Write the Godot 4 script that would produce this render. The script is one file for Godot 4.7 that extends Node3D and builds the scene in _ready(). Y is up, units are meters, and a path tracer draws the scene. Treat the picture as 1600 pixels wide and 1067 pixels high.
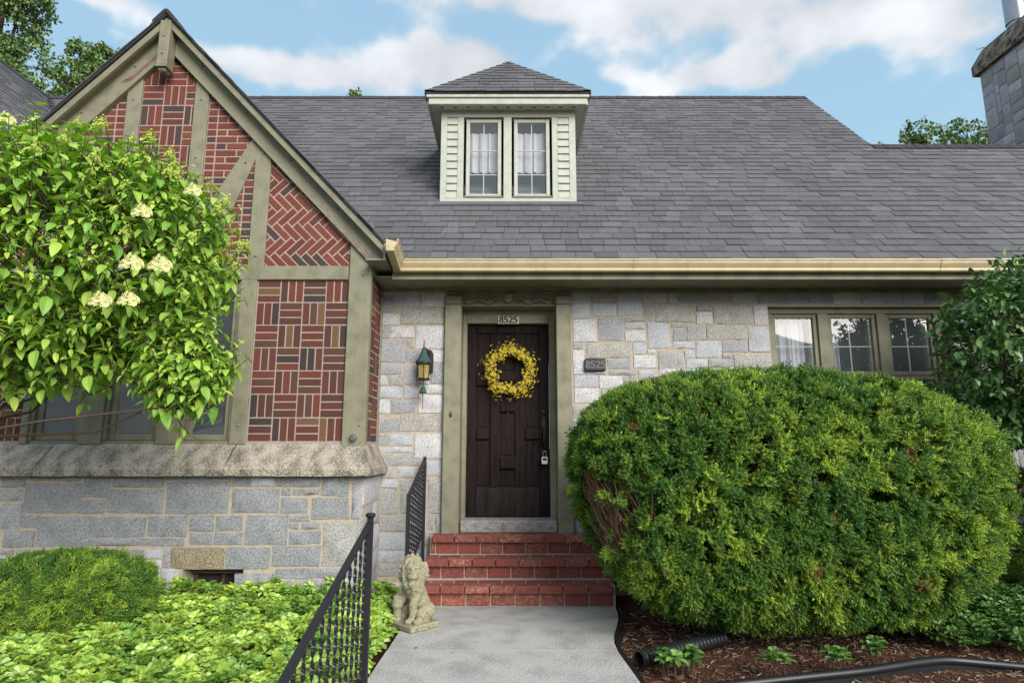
extends Node3D
# A stone and half-timbered brick house front seen from its front walk.
# x runs along the facade, y is up, d is the distance in metres from the camera's plane (z = -d).

const SLOPE := 1.055          # pitch of every roof plane of the house
const EAVE_D := 5.95
const EAVE_Y := 3.279
const AXIS := -3.61           # middle of the front gable
const WALL_D := 6.52          # face of the main stone wall
const BASE_D := 5.80          # face of the stone base under the gable
const GABLE_D := 5.90         # face of the gable's timbers

var rng := RandomNumberGenerator.new()
var T := {}                   # textures
var M := {}                   # materials
var house: Node3D
var shingle_tones: Array = []
var shingle_meshes: Array = []

func P(x: float, y: float, d: float) -> Vector3: return Vector3(x, y, -d)

# ------------------------------------------------------------------ mesh builder
class Mesher:
	var v := PackedVector3Array()
	var n := PackedVector3Array()
	var c := PackedColorArray()
	var uv := PackedVector2Array()
	var col := Color.WHITE
	func tri(a: Vector3, b: Vector3, d: Vector3) -> void:   # counter-clockwise seen from outside
		var nn := (b - a).cross(d - a)
		if nn.length_squared() < 1e-16: return
		nn = nn.normalized()
		for q in [a, d, b]:
			v.append(q); n.append(nn); c.append(col); uv.append(Vector2.ZERO)
	func trin(a: Vector3, b: Vector3, d: Vector3, na: Vector3, nb: Vector3, nd: Vector3) -> void:
		v.append(a); n.append(na); v.append(d); n.append(nd); v.append(b); n.append(nb)
		for i in 3:
			c.append(col); uv.append(Vector2.ZERO)
	func quad(a: Vector3, b: Vector3, d: Vector3, e: Vector3) -> void:
		tri(a, b, d); tri(a, d, e)
	func quad_uv(a: Vector3, b: Vector3, d: Vector3, e: Vector3, ua: Vector2, ub: Vector2, ud: Vector2, ue: Vector2) -> void:
		var nn := (b - a).cross(d - a).normalized()
		var ps := [a, d, b, a, e, d]
		var us := [ua, ud, ub, ua, ue, ud]
		for i in 6:
			v.append(ps[i]); n.append(nn); c.append(col); uv.append(us[i])
	func box(lo: Vector3, hi: Vector3, xf := Transform3D.IDENTITY) -> void:
		var p := []
		for i in 8:
			p.append(xf * Vector3(hi.x if i & 1 else lo.x, hi.y if i & 2 else lo.y, hi.z if i & 4 else lo.z))
		quad(p[4], p[5], p[7], p[6]); quad(p[1], p[0], p[2], p[3])
		quad(p[0], p[4], p[6], p[2]); quad(p[5], p[1], p[3], p[7])
		quad(p[6], p[7], p[3], p[2]); quad(p[0], p[1], p[5], p[4])
	# chamfered box: every edge cut by b
	func cbox(lo: Vector3, hi: Vector3, b: float, xf := Transform3D.IDENTITY) -> void:
		var ce := (lo + hi) / 2
		var h := (hi - lo) / 2
		b = minf(b, minf(h.x, minf(h.y, h.z)) * 0.9)
		var ax := [Vector3(1, 0, 0), Vector3(0, 1, 0), Vector3(0, 0, 1)]
		for a in 3:
			var u: Vector3 = ax[(a + 1) % 3]; var w: Vector3 = ax[(a + 2) % 3]; var k: Vector3 = ax[a]
			var hu := h[(a + 1) % 3] - b; var hw := h[(a + 2) % 3] - b; var hk := h[a]
			for s in [1, -1]:
				var o: Vector3 = ce + k * (hk * s)
				var q := [o + u * -hu + w * -hw, o + u * hu + w * -hw, o + u * hu + w * hw, o + u * -hu + w * hw]
				if s < 0: q.reverse()
				quad(xf * q[0], xf * q[1], xf * q[2], xf * q[3])
			for s in [1, -1]:
				for r in [1, -1]:
					var p1: Vector3 = ce + u * (h[(a + 1) % 3] * s) + w * (hw * r)
					var p2: Vector3 = ce + u * (hu * s) + w * (h[(a + 2) % 3] * r)
					var q := [p1 - k * (hk - b), p2 - k * (hk - b), p2 + k * (hk - b), p1 + k * (hk - b)]
					if s * r < 0: q.reverse()
					q.reverse()
					quad(xf * q[0], xf * q[1], xf * q[2], xf * q[3])
		for sx in [1, -1]:
			for sy in [1, -1]:
				for sz in [1, -1]:
					var a1 := ce + Vector3(h.x * sx, (h.y - b) * sy, (h.z - b) * sz)
					var a2 := ce + Vector3((h.x - b) * sx, h.y * sy, (h.z - b) * sz)
					var a3 := ce + Vector3((h.x - b) * sx, (h.y - b) * sy, h.z * sz)
					if sx * sy * sz > 0: tri(xf * a1, xf * a2, xf * a3)
					else: tri(xf * a1, xf * a3, xf * a2)
	# polygon in x,y extruded from z0 (back) to z1 (front), front edge chamfered by b
	func prism(poly: PackedVector2Array, z0: float, z1: float, b := 0.0, xf := Transform3D.IDENTITY) -> void:
		var pts := poly
		if Geometry2D.is_polygon_clockwise(pts):
			pts = pts.duplicate(); pts.reverse()
		# Geometry2D calls y-down clockwise what is counter-clockwise with y up, so settle it by area
		var ar := 0.0
		for i in pts.size(): ar += pts[i].cross(pts[(i + 1) % pts.size()])
		if ar < 0: pts.reverse()
		var m := pts.size()
		var front := pts
		if b > 0.0:
			front = PackedVector2Array()
			for i in m:
				var pa := pts[(i + m - 1) % m]; var pb := pts[i]; var pc := pts[(i + 1) % m]
				var e1 := (pb - pa).normalized(); var e2 := (pc - pb).normalized()
				var n1 := Vector2(-e1.y, e1.x); var n2 := Vector2(-e2.y, e2.x)
				var bis := n1 + n2
				var k := bis.length_squared()
				front.append(pb + (bis * (2.0 * b / k) if k > 0.3 else n1 * b))
		var idx := Geometry2D.triangulate_polygon(front)
		for i in range(0, idx.size(), 3):
			var q := [front[idx[i]], front[idx[i + 1]], front[idx[i + 2]]]
			if (q[1] - q[0]).cross(q[2] - q[0]) < 0: q.reverse()
			tri(xf * Vector3(q[0].x, q[0].y, z1), xf * Vector3(q[1].x, q[1].y, z1), xf * Vector3(q[2].x, q[2].y, z1))
		for i in m:
			var j := (i + 1) % m
			var a := Vector3(pts[i].x, pts[i].y, z0); var e := Vector3(pts[j].x, pts[j].y, z0)
			var a2 := Vector3(pts[i].x, pts[i].y, z1 - b); var e2 := Vector3(pts[j].x, pts[j].y, z1 - b)
			quad(xf * a, xf * e, xf * e2, xf * a2)
			if b > 0.0:
				quad(xf * a2, xf * e2, xf * Vector3(front[j].x, front[j].y, z1), xf * Vector3(front[i].x, front[i].y, z1))
	func tube(pts: Array, radii: Array, sides := 6, cap := true) -> void:
		var rings := []
		var nr := []
		var side := Vector3.ZERO
		for i in pts.size():
			var dir: Vector3 = (pts[mini(i + 1, pts.size() - 1)] - pts[maxi(i - 1, 0)]).normalized()
			if side == Vector3.ZERO:
				side = dir.cross(Vector3.UP if absf(dir.y) < 0.9 else Vector3.RIGHT).normalized()
			else:
				side = (side - dir * side.dot(dir)).normalized()
			var up := side.cross(dir)
			var ring := []; var rn := []
			for k in sides:
				var a := TAU * k / sides
				var o := side * cos(a) + up * sin(a)
				rn.append(o); ring.append(pts[i] + o * radii[i])
			rings.append(ring); nr.append(rn)
		for i in pts.size() - 1:
			for k in sides:
				var k2 := (k + 1) % sides
				trin(rings[i][k], rings[i + 1][k], rings[i + 1][k2], nr[i][k], nr[i + 1][k], nr[i + 1][k2])
				trin(rings[i][k], rings[i + 1][k2], rings[i][k2], nr[i][k], nr[i + 1][k2], nr[i][k2])
		if cap:
			for k in range(1, sides - 1):
				tri(rings[0][0], rings[0][k], rings[0][k + 1])
				var l: int = pts.size() - 1
				tri(rings[l][0], rings[l][k + 1], rings[l][k])
	# profile of (radius, height) turned round the y axis at o
	func lathe(o: Vector3, prof: Array, sides := 12) -> void:
		for i in prof.size() - 1:
			var r0: float = prof[i].x; var r1: float = prof[i + 1].x
			var y0: float = prof[i].y; var y1: float = prof[i + 1].y
			var slope := Vector2(y1 - y0, r0 - r1).normalized()
			for k in sides:
				var a := TAU * k / sides; var b := TAU * (k + 1) / sides
				var da := Vector3(cos(a), 0, sin(a)); var db := Vector3(cos(b), 0, sin(b))
				var na := Vector3(da.x * slope.x, slope.y, da.z * slope.x); var nb := Vector3(db.x * slope.x, slope.y, db.z * slope.x)
				trin(o + da * r0 + Vector3(0, y0, 0), o + da * r1 + Vector3(0, y1, 0), o + db * r1 + Vector3(0, y1, 0), na, na, nb)
				trin(o + da * r0 + Vector3(0, y0, 0), o + db * r1 + Vector3(0, y1, 0), o + db * r0 + Vector3(0, y0, 0), na, nb, nb)
	func mesh() -> ArrayMesh:
		var am := ArrayMesh.new()
		if v.is_empty(): return am
		var arr := []
		arr.resize(Mesh.ARRAY_MAX)
		arr[Mesh.ARRAY_VERTEX] = v; arr[Mesh.ARRAY_NORMAL] = n; arr[Mesh.ARRAY_COLOR] = c; arr[Mesh.ARRAY_TEX_UV] = uv
		am.add_surface_from_arrays(Mesh.PRIMITIVE_TRIANGLES, arr)
		return am

# ------------------------------------------------------------------ nodes
var taken := {}
func numbered(called: String) -> String:
	taken[called] = taken.get(called, -1) + 1
	return called if taken[called] == 0 else "%s_%03d" % [called, taken[called]]

func thing(called: String, label: String, category: String, at: Vector3, group := "") -> Node3D:
	var o := Node3D.new()
	o.name = numbered(called)
	add_child(o)
	o.position = at
	o.set_meta("label", label); o.set_meta("category", category)
	if group != "": o.set_meta("group", group)
	return o

# a part of a thing (or of a part); xf is its place in the world
func part(parent: Node3D, called: String, mesh: Mesh, m: Material, xf := Transform3D.IDENTITY) -> MeshInstance3D:
	var o := MeshInstance3D.new()
	o.name = called
	o.mesh = mesh
	o.material_override = m
	parent.add_child(o, true)
	o.global_transform = xf
	return o

func many(parent: Node3D, called: String, mesh: Mesh, m: Material, xfs: Array, cols: Array = []) -> MultiMeshInstance3D:
	var mm := MultiMesh.new()
	mm.transform_format = MultiMesh.TRANSFORM_3D
	mm.use_colors = not cols.is_empty()
	mm.mesh = mesh
	mm.instance_count = xfs.size()
	for i in xfs.size():
		mm.set_instance_transform(i, xfs[i])
		if not cols.is_empty(): mm.set_instance_color(i, cols[i])
	var o := MultiMeshInstance3D.new()
	o.name = called
	o.multimesh = mm
	o.material_override = m
	o.set_meta("kind", "stuff")
	parent.add_child(o, true)
	o.global_transform = Transform3D.IDENTITY
	return o

func structure(called: String, mesh: Mesh, m: Material) -> MeshInstance3D:
	var o := part(self, called, mesh, m)
	o.set_meta("kind", "structure")
	return o

# ------------------------------------------------------------------ textures and materials
func S(r: float, g: float, b: float) -> Color: return Color(r / 255.0, g / 255.0, b / 255.0)
func L(r: float, g: float, b: float) -> Color: return S(r, g, b).srgb_to_linear()

func noise_image(size: int, freq: float, octaves: int, sd: int, kind := FastNoiseLite.TYPE_SIMPLEX_SMOOTH) -> Image:
	var f := FastNoiseLite.new()
	f.noise_type = kind
	f.seed = sd
	f.frequency = freq
	f.fractal_type = FastNoiseLite.FRACTAL_FBM
	f.fractal_octaves = octaves
	return f.get_seamless_image(size, size)

# ramp: array of [position, grey or colour]; two noise fields blended
func tex(size: int, a: Image, b: Image, wb: float, ramp: Array) -> ImageTexture:
	var g := Gradient.new()
	g.offsets = PackedFloat32Array(ramp.map(func(r): return r[0]))
	g.colors = PackedColorArray(ramp.map(func(r): return r[1]))
	var lut := PackedByteArray()
	for i in 256:
		var q := g.sample(i / 255.0)
		lut.append(int(clampf(q.r, 0, 1) * 255)); lut.append(int(clampf(q.g, 0, 1) * 255)); lut.append(int(clampf(q.b, 0, 1) * 255))
	var da := a.get_data(); var db := b.get_data()
	var out := PackedByteArray()
	out.resize(size * size * 3)
	for i in size * size:
		var k := int(da[i] * (1.0 - wb) + db[i] * wb) * 3
		out[i * 3] = lut[k]; out[i * 3 + 1] = lut[k + 1]; out[i * 3 + 2] = lut[k + 2]
	var im := Image.create_from_data(size, size, false, Image.FORMAT_RGB8, out)
	im.generate_mipmaps()
	return ImageTexture.create_from_image(im)

func bump(a: Image, strength: float) -> ImageTexture:
	var im: Image = a.duplicate()
	im.convert(Image.FORMAT_RGBA8)
	im.bump_map_to_normal_map(strength)
	return ImageTexture.create_from_image(im)

func G(v: float) -> Color: return Color(v, v, v)

# color times a tiling texture laid in metres by world position
func mat(called: String, color: Color, rough: float, t = null, per_metre := 1.0, normal = null, nscale := 1.0, metallic := 0.0) -> StandardMaterial3D:
	var m := StandardMaterial3D.new()
	m.albedo_color = color
	m.roughness = rough
	m.metallic = metallic
	if t != null: m.albedo_texture = t
	if normal != null:
		m.normal_enabled = true; m.normal_texture = normal; m.normal_scale = nscale
	if t != null or normal != null:
		m.uv1_triplanar = true; m.uv1_world_triplanar = true
		m.uv1_scale = Vector3.ONE * per_metre
	M[called] = m
	return m

func leaf_mat(called: String, back: Color, rough := 0.5) -> StandardMaterial3D:
	var m := StandardMaterial3D.new()
	m.vertex_color_use_as_albedo = true
	m.roughness = rough
	m.cull_mode = BaseMaterial3D.CULL_DISABLED
	m.backlight_enabled = true
	m.backlight = back
	M[called] = m
	return m

func make_materials() -> void:
	var fine := noise_image(512, 0.09, 3, 11)
	var grit := noise_image(512, 0.16, 2, 12)
	var broad := noise_image(512, 0.012, 4, 13)
	var mid := noise_image(512, 0.035, 4, 14)
	T.granite = tex(512, fine, mid, 0.35, [[0.0, G(0.5)], [0.33, G(0.68)], [0.43, G(0.86)], [0.55, G(0.95)], [0.68, G(1.0)], [1.0, G(1.0)]])
	T.granite_tan = tex(512, fine, mid, 0.45, [[0.0, Color(0.48, 0.46, 0.42)], [0.38, Color(0.68, 0.66, 0.61)], [0.5, Color(0.88, 0.86, 0.80)], [1.0, Color(1, 0.99, 0.95)]])
	T.soft = tex(512, broad, mid, 0.4, [[0.0, G(0.82)], [0.5, G(0.93)], [1.0, G(1.0)]])
	T.blotch = tex(512, broad, mid, 0.5, [[0.0, G(0.6)], [0.42, G(0.82)], [0.55, G(0.95)], [1.0, G(1.0)]])
	T.efflo = tex(512, mid, broad, 0.45, [[0.0, Color(0.60, 0.34, 0.29)], [0.47, Color(0.70, 0.42, 0.36)], [0.60, Color(0.76, 0.54, 0.48)], [0.78, Color(0.88, 0.74, 0.68)], [1.0, Color(0.92, 0.8, 0.75)]])
	T.weather = tex(512, broad, grit, 0.3, [[0.0, G(0.76)], [0.38, G(0.90)], [0.55, G(0.97)], [1.0, G(1.0)]])
	T.brick = tex(512, grit, mid, 0.5, [[0.0, G(0.45)], [0.4, G(0.78)], [0.6, G(1.0)], [1.0, G(1.0)]])
	T.grit = tex(512, grit, broad, 0.3, [[0.0, G(0.6)], [0.5, G(0.88)], [1.0, G(1.0)]])
	T.mulch = tex(512, fine, mid, 0.5, [[0.0, Color(0.18, 0.12, 0.09)], [0.4, Color(0.45, 0.30, 0.2)], [0.55, Color(0.75, 0.48, 0.3)], [0.75, Color(1.0, 0.75, 0.5)], [1.0, Color(1, 0.9, 0.7)]])
	T.lichen = tex(512, broad, fine, 0.45, [[0.0, Color(0.30, 0.29, 0.27)], [0.40, Color(0.42, 0.41, 0.37)], [0.5, Color(0.74, 0.71, 0.64)], [0.62, Color(0.92, 0.88, 0.82)], [1.0, Color(1, 0.97, 0.92)]])
	T.sill = tex(512, fine, broad, 0.55, [[0.0, Color(0.45, 0.44, 0.42)], [0.38, Color(0.62, 0.61, 0.58)], [0.5, Color(0.84, 0.82, 0.78)], [0.6, Color(0.94, 0.92, 0.88)], [1.0, Color(1, 0.98, 0.95)]])
	T.moss = tex(512, mid, fine, 0.5, [[0.0, Color(0.42, 0.42, 0.34)], [0.36, Color(0.66, 0.65, 0.55)], [0.53, Color(0.88, 0.86, 0.78)], [1.0, Color(1, 0.98, 0.92)]])
	T.verdigris = tex(512, mid, fine, 0.4, [[0.0, Color(0.15, 0.2, 0.19)], [0.45, Color(0.3, 0.42, 0.40)], [0.6, Color(0.5, 0.72, 0.68)], [1.0, Color(0.6, 0.85, 0.8)]])
	T.n_fine = bump(fine, 6.0)
	T.n_grit = bump(grit, 4.0)
	T.n_mid = bump(mid, 8.0)
	# wood grain: noise stretched along the upright axis
	var grain := noise_image(256, 0.05, 4, 15)
	grain.resize(256, 2048, Image.INTERPOLATE_LANCZOS)
	grain = grain.get_region(Rect2i(0, 0, 256, 256))
	grain.resize(512, 512)
	T.grain = tex(512, grain, fine, 0.25, [[0.0, G(0.55)], [0.45, G(0.85)], [1.0, G(1.0)]])
	T.n_grain = bump(grain, 3.0)
	# granite tones
	mat("granite", S(198, 200, 205), 0.9, T.granite, 2.2, T.n_fine, 0.9)
	mat("granite_light", S(216, 215, 216), 0.9, T.granite, 1.9, T.n_fine, 0.8)
	mat("granite_mid", S(176, 178, 181), 0.9, T.granite, 1.8, T.n_fine, 1.0)
	mat("granite_dark", S(164, 167, 170), 0.9, T.granite, 1.7, T.n_fine, 1.2)  # the plain granite in a darker grey, for most base stones
	mat("granite_tan", S(190, 186, 178), 0.9, T.granite, 1.6, T.n_fine, 1.0)
	mat("granite_rust", S(170, 156, 130), 0.9, T.granite, 1.3, T.n_fine, 1.2)
	mat("granite_grey_tan", S(184, 182, 178), 0.9, T.granite, 1.7, T.n_fine, 1.0)
	mat("mortar", S(206, 192, 172), 0.95, T.grit, 2.0, T.n_grit, 0.6)
	mat("brick_mortar", S(190, 172, 160), 0.95, T.grit, 2.0, T.n_grit, 0.6)
	var bt := [[134, 72, 57], [122, 62, 50], [109, 58, 49], [140, 84, 62], [92, 58, 51], [80, 63, 60], [122, 92, 64], [68, 58, 55], [128, 66, 53], [99, 66, 53]]
	for i in bt.size(): mat("brick_%d" % i, S(bt[i][0], bt[i][1], bt[i][2]), 0.85, T.brick, 3.0 + 0.2 * i, T.n_grit, 0.7)
	mat("step_brick_0", S(158, 84, 70), 0.85, T.brick, 2.5, T.n_grit, 0.8)
	mat("step_brick_1", S(150, 84, 74), 0.85, T.blotch, 2.1, T.n_grit, 0.8)
	mat("step_brick_2", S(196, 184, 180), 0.9, T.efflo, 2.1, T.n_grit, 0.8)
	mat("step_brick_3", S(214, 198, 190), 0.9, T.efflo, 1.6, T.n_grit, 0.8)
	mat("step_mortar", S(206, 192, 182), 0.95, T.grit, 3.0, T.n_grit, 0.8)
	mat("olive", S(137, 134, 112), 0.65, T.weather, 0.7, T.n_grain, 0.35)
	mat("pale", S(190, 194, 180), 0.55, T.soft, 0.9)
	mat("cream", S(208, 191, 152), 0.45, T.soft, 0.7)
	mat("door_wood", S(45, 37, 36), 0.75, T.grain, 1.4, T.n_grain, 0.5)
	M.door_wood.metallic_specular = 0.2
	mat("door_worn", S(58, 50, 48), 0.85, T.grain, 0.9, T.n_grain, 0.5)
	mat("roof_edge", S(62, 62, 68), 0.95, T.grit, 2.0)
	mat("sill_stone", S(186, 180, 172), 0.95, T.sill, 0.85, T.n_fine, 0.8)
	mat("cap_stone", S(172, 166, 160), 0.95, T.lichen, 0.9, T.n_grit, 0.8)
	mat("threshold", S(176, 168, 164), 0.9, T.blotch, 1.5, T.n_grit, 0.8)
	mat("concrete", S(186, 183, 179), 0.9, T.weather, 0.45, T.n_grit, 0.25)
	mat("mulch", S(112, 86, 66), 1.0, T.mulch, 2.2, T.n_fine, 1.5)
	mat("bark", S(98, 80, 66), 0.95, T.blotch, 3.0, T.n_mid, 0.8)
	mat("twig", S(128, 98, 78), 0.9, T.blotch, 6.0)
	mat("iron", S(46, 46, 52), 0.42, T.soft, 2.0, T.n_grit, 0.2, 0.3)
	mat("black_plastic", S(34, 35, 38), 0.4, T.soft, 2.0)
	mat("pipe_stripe", S(178, 140, 60), 0.5)
	mat("lion_stone", S(182, 179, 165), 0.95, T.moss, 1.9, T.n_grit, 0.9)
	mat("bronze", S(46, 44, 40), 0.5, T.blotch, 4.0, T.n_grit, 0.3, 0.5)
	mat("brass", S(120, 104, 70), 0.4, T.blotch, 4.0, null, 1.0, 0.8)
	mat("copper_green", S(128, 140, 140), 0.8, T.verdigris, 5.0, T.n_grit, 0.5)
	mat("amber_glass", S(190, 168, 96), 0.12)
	M.amber_glass.transparency = BaseMaterial3D.TRANSPARENCY_ALPHA
	M.amber_glass.albedo_color.a = 0.55
	mat("steel", S(170, 174, 180), 0.3, T.soft, 3.0, null, 1.0, 0.9)
	mat("white_plastic", S(214, 214, 210), 0.4)
	mat("dark_plate", S(56, 57, 58), 0.7, T.blotch, 4.0)
	mat("plate", S(216, 211, 186), 0.6, T.soft, 3.0)
	mat("ink", S(38, 36, 34), 0.7)
	mat("faded_ink", S(104, 106, 108), 0.8)
	mat("curtain", S(184, 184, 190), 0.95)
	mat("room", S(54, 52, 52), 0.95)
	mat("muntin", S(186, 188, 186), 0.6)
	mat("glass", Color(0.75, 0.8, 0.82, 0.12), 0.02)
	M.glass.transparency = BaseMaterial3D.TRANSPARENCY_ALPHA
	M.glass.metallic_specular = 0.9
	M.door_worn.metallic_specular = 0.2
	mat("petal_yellow", S(238, 206, 40), 0.6)
	mat("lead", S(120, 120, 128), 0.5, T.soft, 2.0, null, 1.0, 0.4)
	leaf_mat("yew", Color(0.25, 0.35, 0.08), 0.5)
	leaf_mat("hydrangea_leaf", Color(0.6, 0.75, 0.2), 0.5)
	leaf_mat("petal", Color(0.4, 0.4, 0.2), 0.7)
	leaf_mat("ground_leaf", Color(0.4, 0.5, 0.12), 0.35)
	leaf_mat("tree_leaf", Color(0.35, 0.45, 0.1), 0.5)
	leaf_mat("shrub_leaf", Color(0.3, 0.4, 0.12), 0.4)
	for k in [[100, 99, 103], [109, 108, 111], [118, 117, 120], [105, 104, 108], [113, 112, 116]]:
		shingle_tones.append(mat("shingle_%d" % shingle_tones.size(), S(k[0], k[1], k[2]), 0.95, T.grit, 2.3, T.n_grit, 0.8))
	var sm := StandardMaterial3D.new()
	sm.vertex_color_use_as_albedo = true
	sm.albedo_texture = T.grit; sm.roughness = 0.95
	sm.uv1_triplanar = true; sm.uv1_world_triplanar = true; sm.uv1_scale = Vector3.ONE * 2.3
	sm.normal_enabled = true; sm.normal_texture = T.n_grit; sm.normal_scale = 0.8
	M.shingle_field = sm
	M.brick_field = sm.duplicate()
	M.brick_field.albedo_texture = T.brick
	# paint that has flaked off along the lower edge of the barge board
	var im := Image.create(1024, 128, false, Image.FORMAT_RGB8)
	var f := FastNoiseLite.new()
	f.seed = 5; f.frequency = 0.035; f.fractal_octaves = 4
	var f2 := FastNoiseLite.new()
	f2.seed = 9; f2.frequency = 0.008
	var paint := S(138, 135, 113); var wood := S(136, 112, 110); var primer := S(176, 172, 156)
	for y in 128:
		for x in 1024:
			var t := x / 1024.0
			var edge := (y - 40) / 88.0
			var amount := clampf((t - 0.42) * 1.8, 0, 1) * clampf(edge, 0, 1) * 0.95 + clampf((t - 0.9) * 5.0, 0, 0.5)
			var k := f.get_noise_2d(x, y * 1.3) * 0.9 + 0.5
			var q := paint * (0.95 + 0.08 * f2.get_noise_2d(x, y))
			if k < amount * 0.75: q = wood * (0.9 + 0.2 * f.get_noise_2d(x * 3, y * 3))
			elif k < amount * 0.75 + 0.03 and amount > 0.1: q = primer
			im.set_pixel(x, y, q)
	im.generate_mipmaps()
	var pm := mat("peeling", Color.WHITE, 0.7)
	pm.albedo_texture = ImageTexture.create_from_image(im)

# ------------------------------------------------------------------ camera, sky, sun
func make_camera() -> void:
	var cam := Camera3D.new()
	cam.name = "camera"
	add_child(cam)
	cam.position = Vector3(0, 1.40, 0)
	cam.rotation_degrees = Vector3(9.9, 0, 0)
	cam.fov = 58.13
	cam.near = 0.05
	cam.far = 900.0
	cam.current = true

const CLOUDS = [  # azimuth, elevation, half width, half height (degrees), weight: the heaps of cloud low over the roof
	[-18, 32.0, 7.5, 1.9, 1.0], [-8.5, 34.0, 4.5, 2.6, 1.2], [-2.5, 34.2, 4.0, 2.2, 1.1], [20, 31.7, 6.0, 1.4, 1.0], [25, 30.2, 3.0, 0.9, 0.8], [10.4, 33.0, 2.0, 0.8, 0.6],
	[3, 38.8, 17, 1.9, 1.0], [21, 36.0, 14, 2.6, 1.1], [33, 32.8, 9, 2.3, 1.0], [41, 30.0, 6, 2.2, 0.9], [-38, 33.0, 4, 0.9, 0.8], [-26, 31.0, 4, 1.2, 0.7]]

func make_sky() -> void:
	var w := 2048; var h := 1024
	var n1 := FastNoiseLite.new()
	n1.seed = 3; n1.frequency = 2.6; n1.fractal_octaves = 6; n1.fractal_gain = 0.52
	var n2 := FastNoiseLite.new()
	n2.seed = 21; n2.frequency = 1.1; n2.fractal_octaves = 4
	var data := PackedByteArray()
	data.resize(w * h * 3)
	var sins := PackedFloat32Array(); var coss := PackedFloat32Array()
	for x in w:
		sins.append(sin(TAU * (x + 0.5) / w)); coss.append(cos(TAU * (x + 0.5) / w))
	for y in h:
		var el := PI / 2 - PI * (y + 0.5) / h
		var se := sin(el); var ce := cos(el)
		var up := clampf(se, 0.0, 1.0)
		var blue := Color(0.64, 0.78, 0.87).lerp(Color(0.52, 0.67, 0.81), clampf((up - 0.35) * 1.4, 0, 1))
		if up < 0.35: blue = Color(0.78, 0.85, 0.89).lerp(Color(0.64, 0.78, 0.87), up / 0.35)
		var eld := rad_to_deg(el)
		for x in w:
			var i := (y * w + x) * 3
			if el < -0.03:
				data[i] = 120; data[i + 1] = 118; data[i + 2] = 108
				continue
			var dx := sins[x] * ce; var dz := -coss[x] * ce
			# a layer of cloud: its grain is seen foreshortened towards the horizon
			var k := 1.0 / (se + 0.25)
			var q := n1.get_noise_3d(dx * k * 1.5, se * 1.2, dz * k * 1.5)
			var cover := n2.get_noise_3d(dx * k, 0.3, dz * k) * 0.55 + q * 0.55 + 0.12  # extra cloud cover out of view, added to soften the light
			if x < 340 or x > w - 340:
				var az := 360.0 * x / w
				if az > 180: az -= 360.0
				var heap := -0.12
				for cl in CLOUDS:
					var ax: float = (az - cl[0]) / cl[2]; var ay: float = (eld - cl[1]) / cl[3]
					if ay < 0: ay *= 1.25
					var r := ax * ax + ay * ay
					if r < 4.0: heap += cl[4] * exp(-r * 0.9) * 0.55
				var wgt := clampf((62.0 - absf(az)) / 14.0, 0, 1) * clampf((62.0 - eld) / 14.0, 0, 1)
				cover = lerpf(cover, heap + q * 0.6 - 0.03, wgt)
			var a := clampf(cover * 3.2, 0.0, 1.0)
			a = a * a * (3 - 2 * a)
			var lit := clampf(0.86 + q * 0.16, 0.74, 0.95)
			var cr := lerpf(blue.r, lit, a * 0.9); var cg := lerpf(blue.g, lit + 0.005, a * 0.9); var cb := lerpf(blue.b, lit + 0.02, a * 0.9)
			data[i] = int(clampf(cr, 0, 1) * 255); data[i + 1] = int(clampf(cg, 0, 1) * 255); data[i + 2] = int(clampf(cb, 0, 1) * 255)
	var im := Image.create_from_data(w, h, false, Image.FORMAT_RGB8, data)
	var pano := PanoramaSkyMaterial.new()
	pano.panorama = ImageTexture.create_from_image(im)
	pano.energy_multiplier = 0.84
	var sky := Sky.new()
	sky.sky_material = pano
	var env := Environment.new()
	env.background_mode = Environment.BG_SKY
	env.sky = sky
	env.tonemap_mode = Environment.TONE_MAPPER_LINEAR
	env.tonemap_exposure = 1.4
	env.sdfgi_enabled = true
	env.ssao_enabled = true
	env.ssil_enabled = true
	var we := WorldEnvironment.new()
	we.name = "world_environment"
	we.environment = env
	add_child(we)
	var sun := DirectionalLight3D.new()
	sun.name = "sun"
	add_child(sun)
	sun.look_at_from_position(Vector3(0.52, 0.50, 0.80) * 50, Vector3.ZERO)
	sun.light_color = Color(1.0, 0.975, 0.94)
	sun.light_energy = 1.15
	sun.light_angular_distance = 40.0
	sun.shadow_enabled = true

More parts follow.
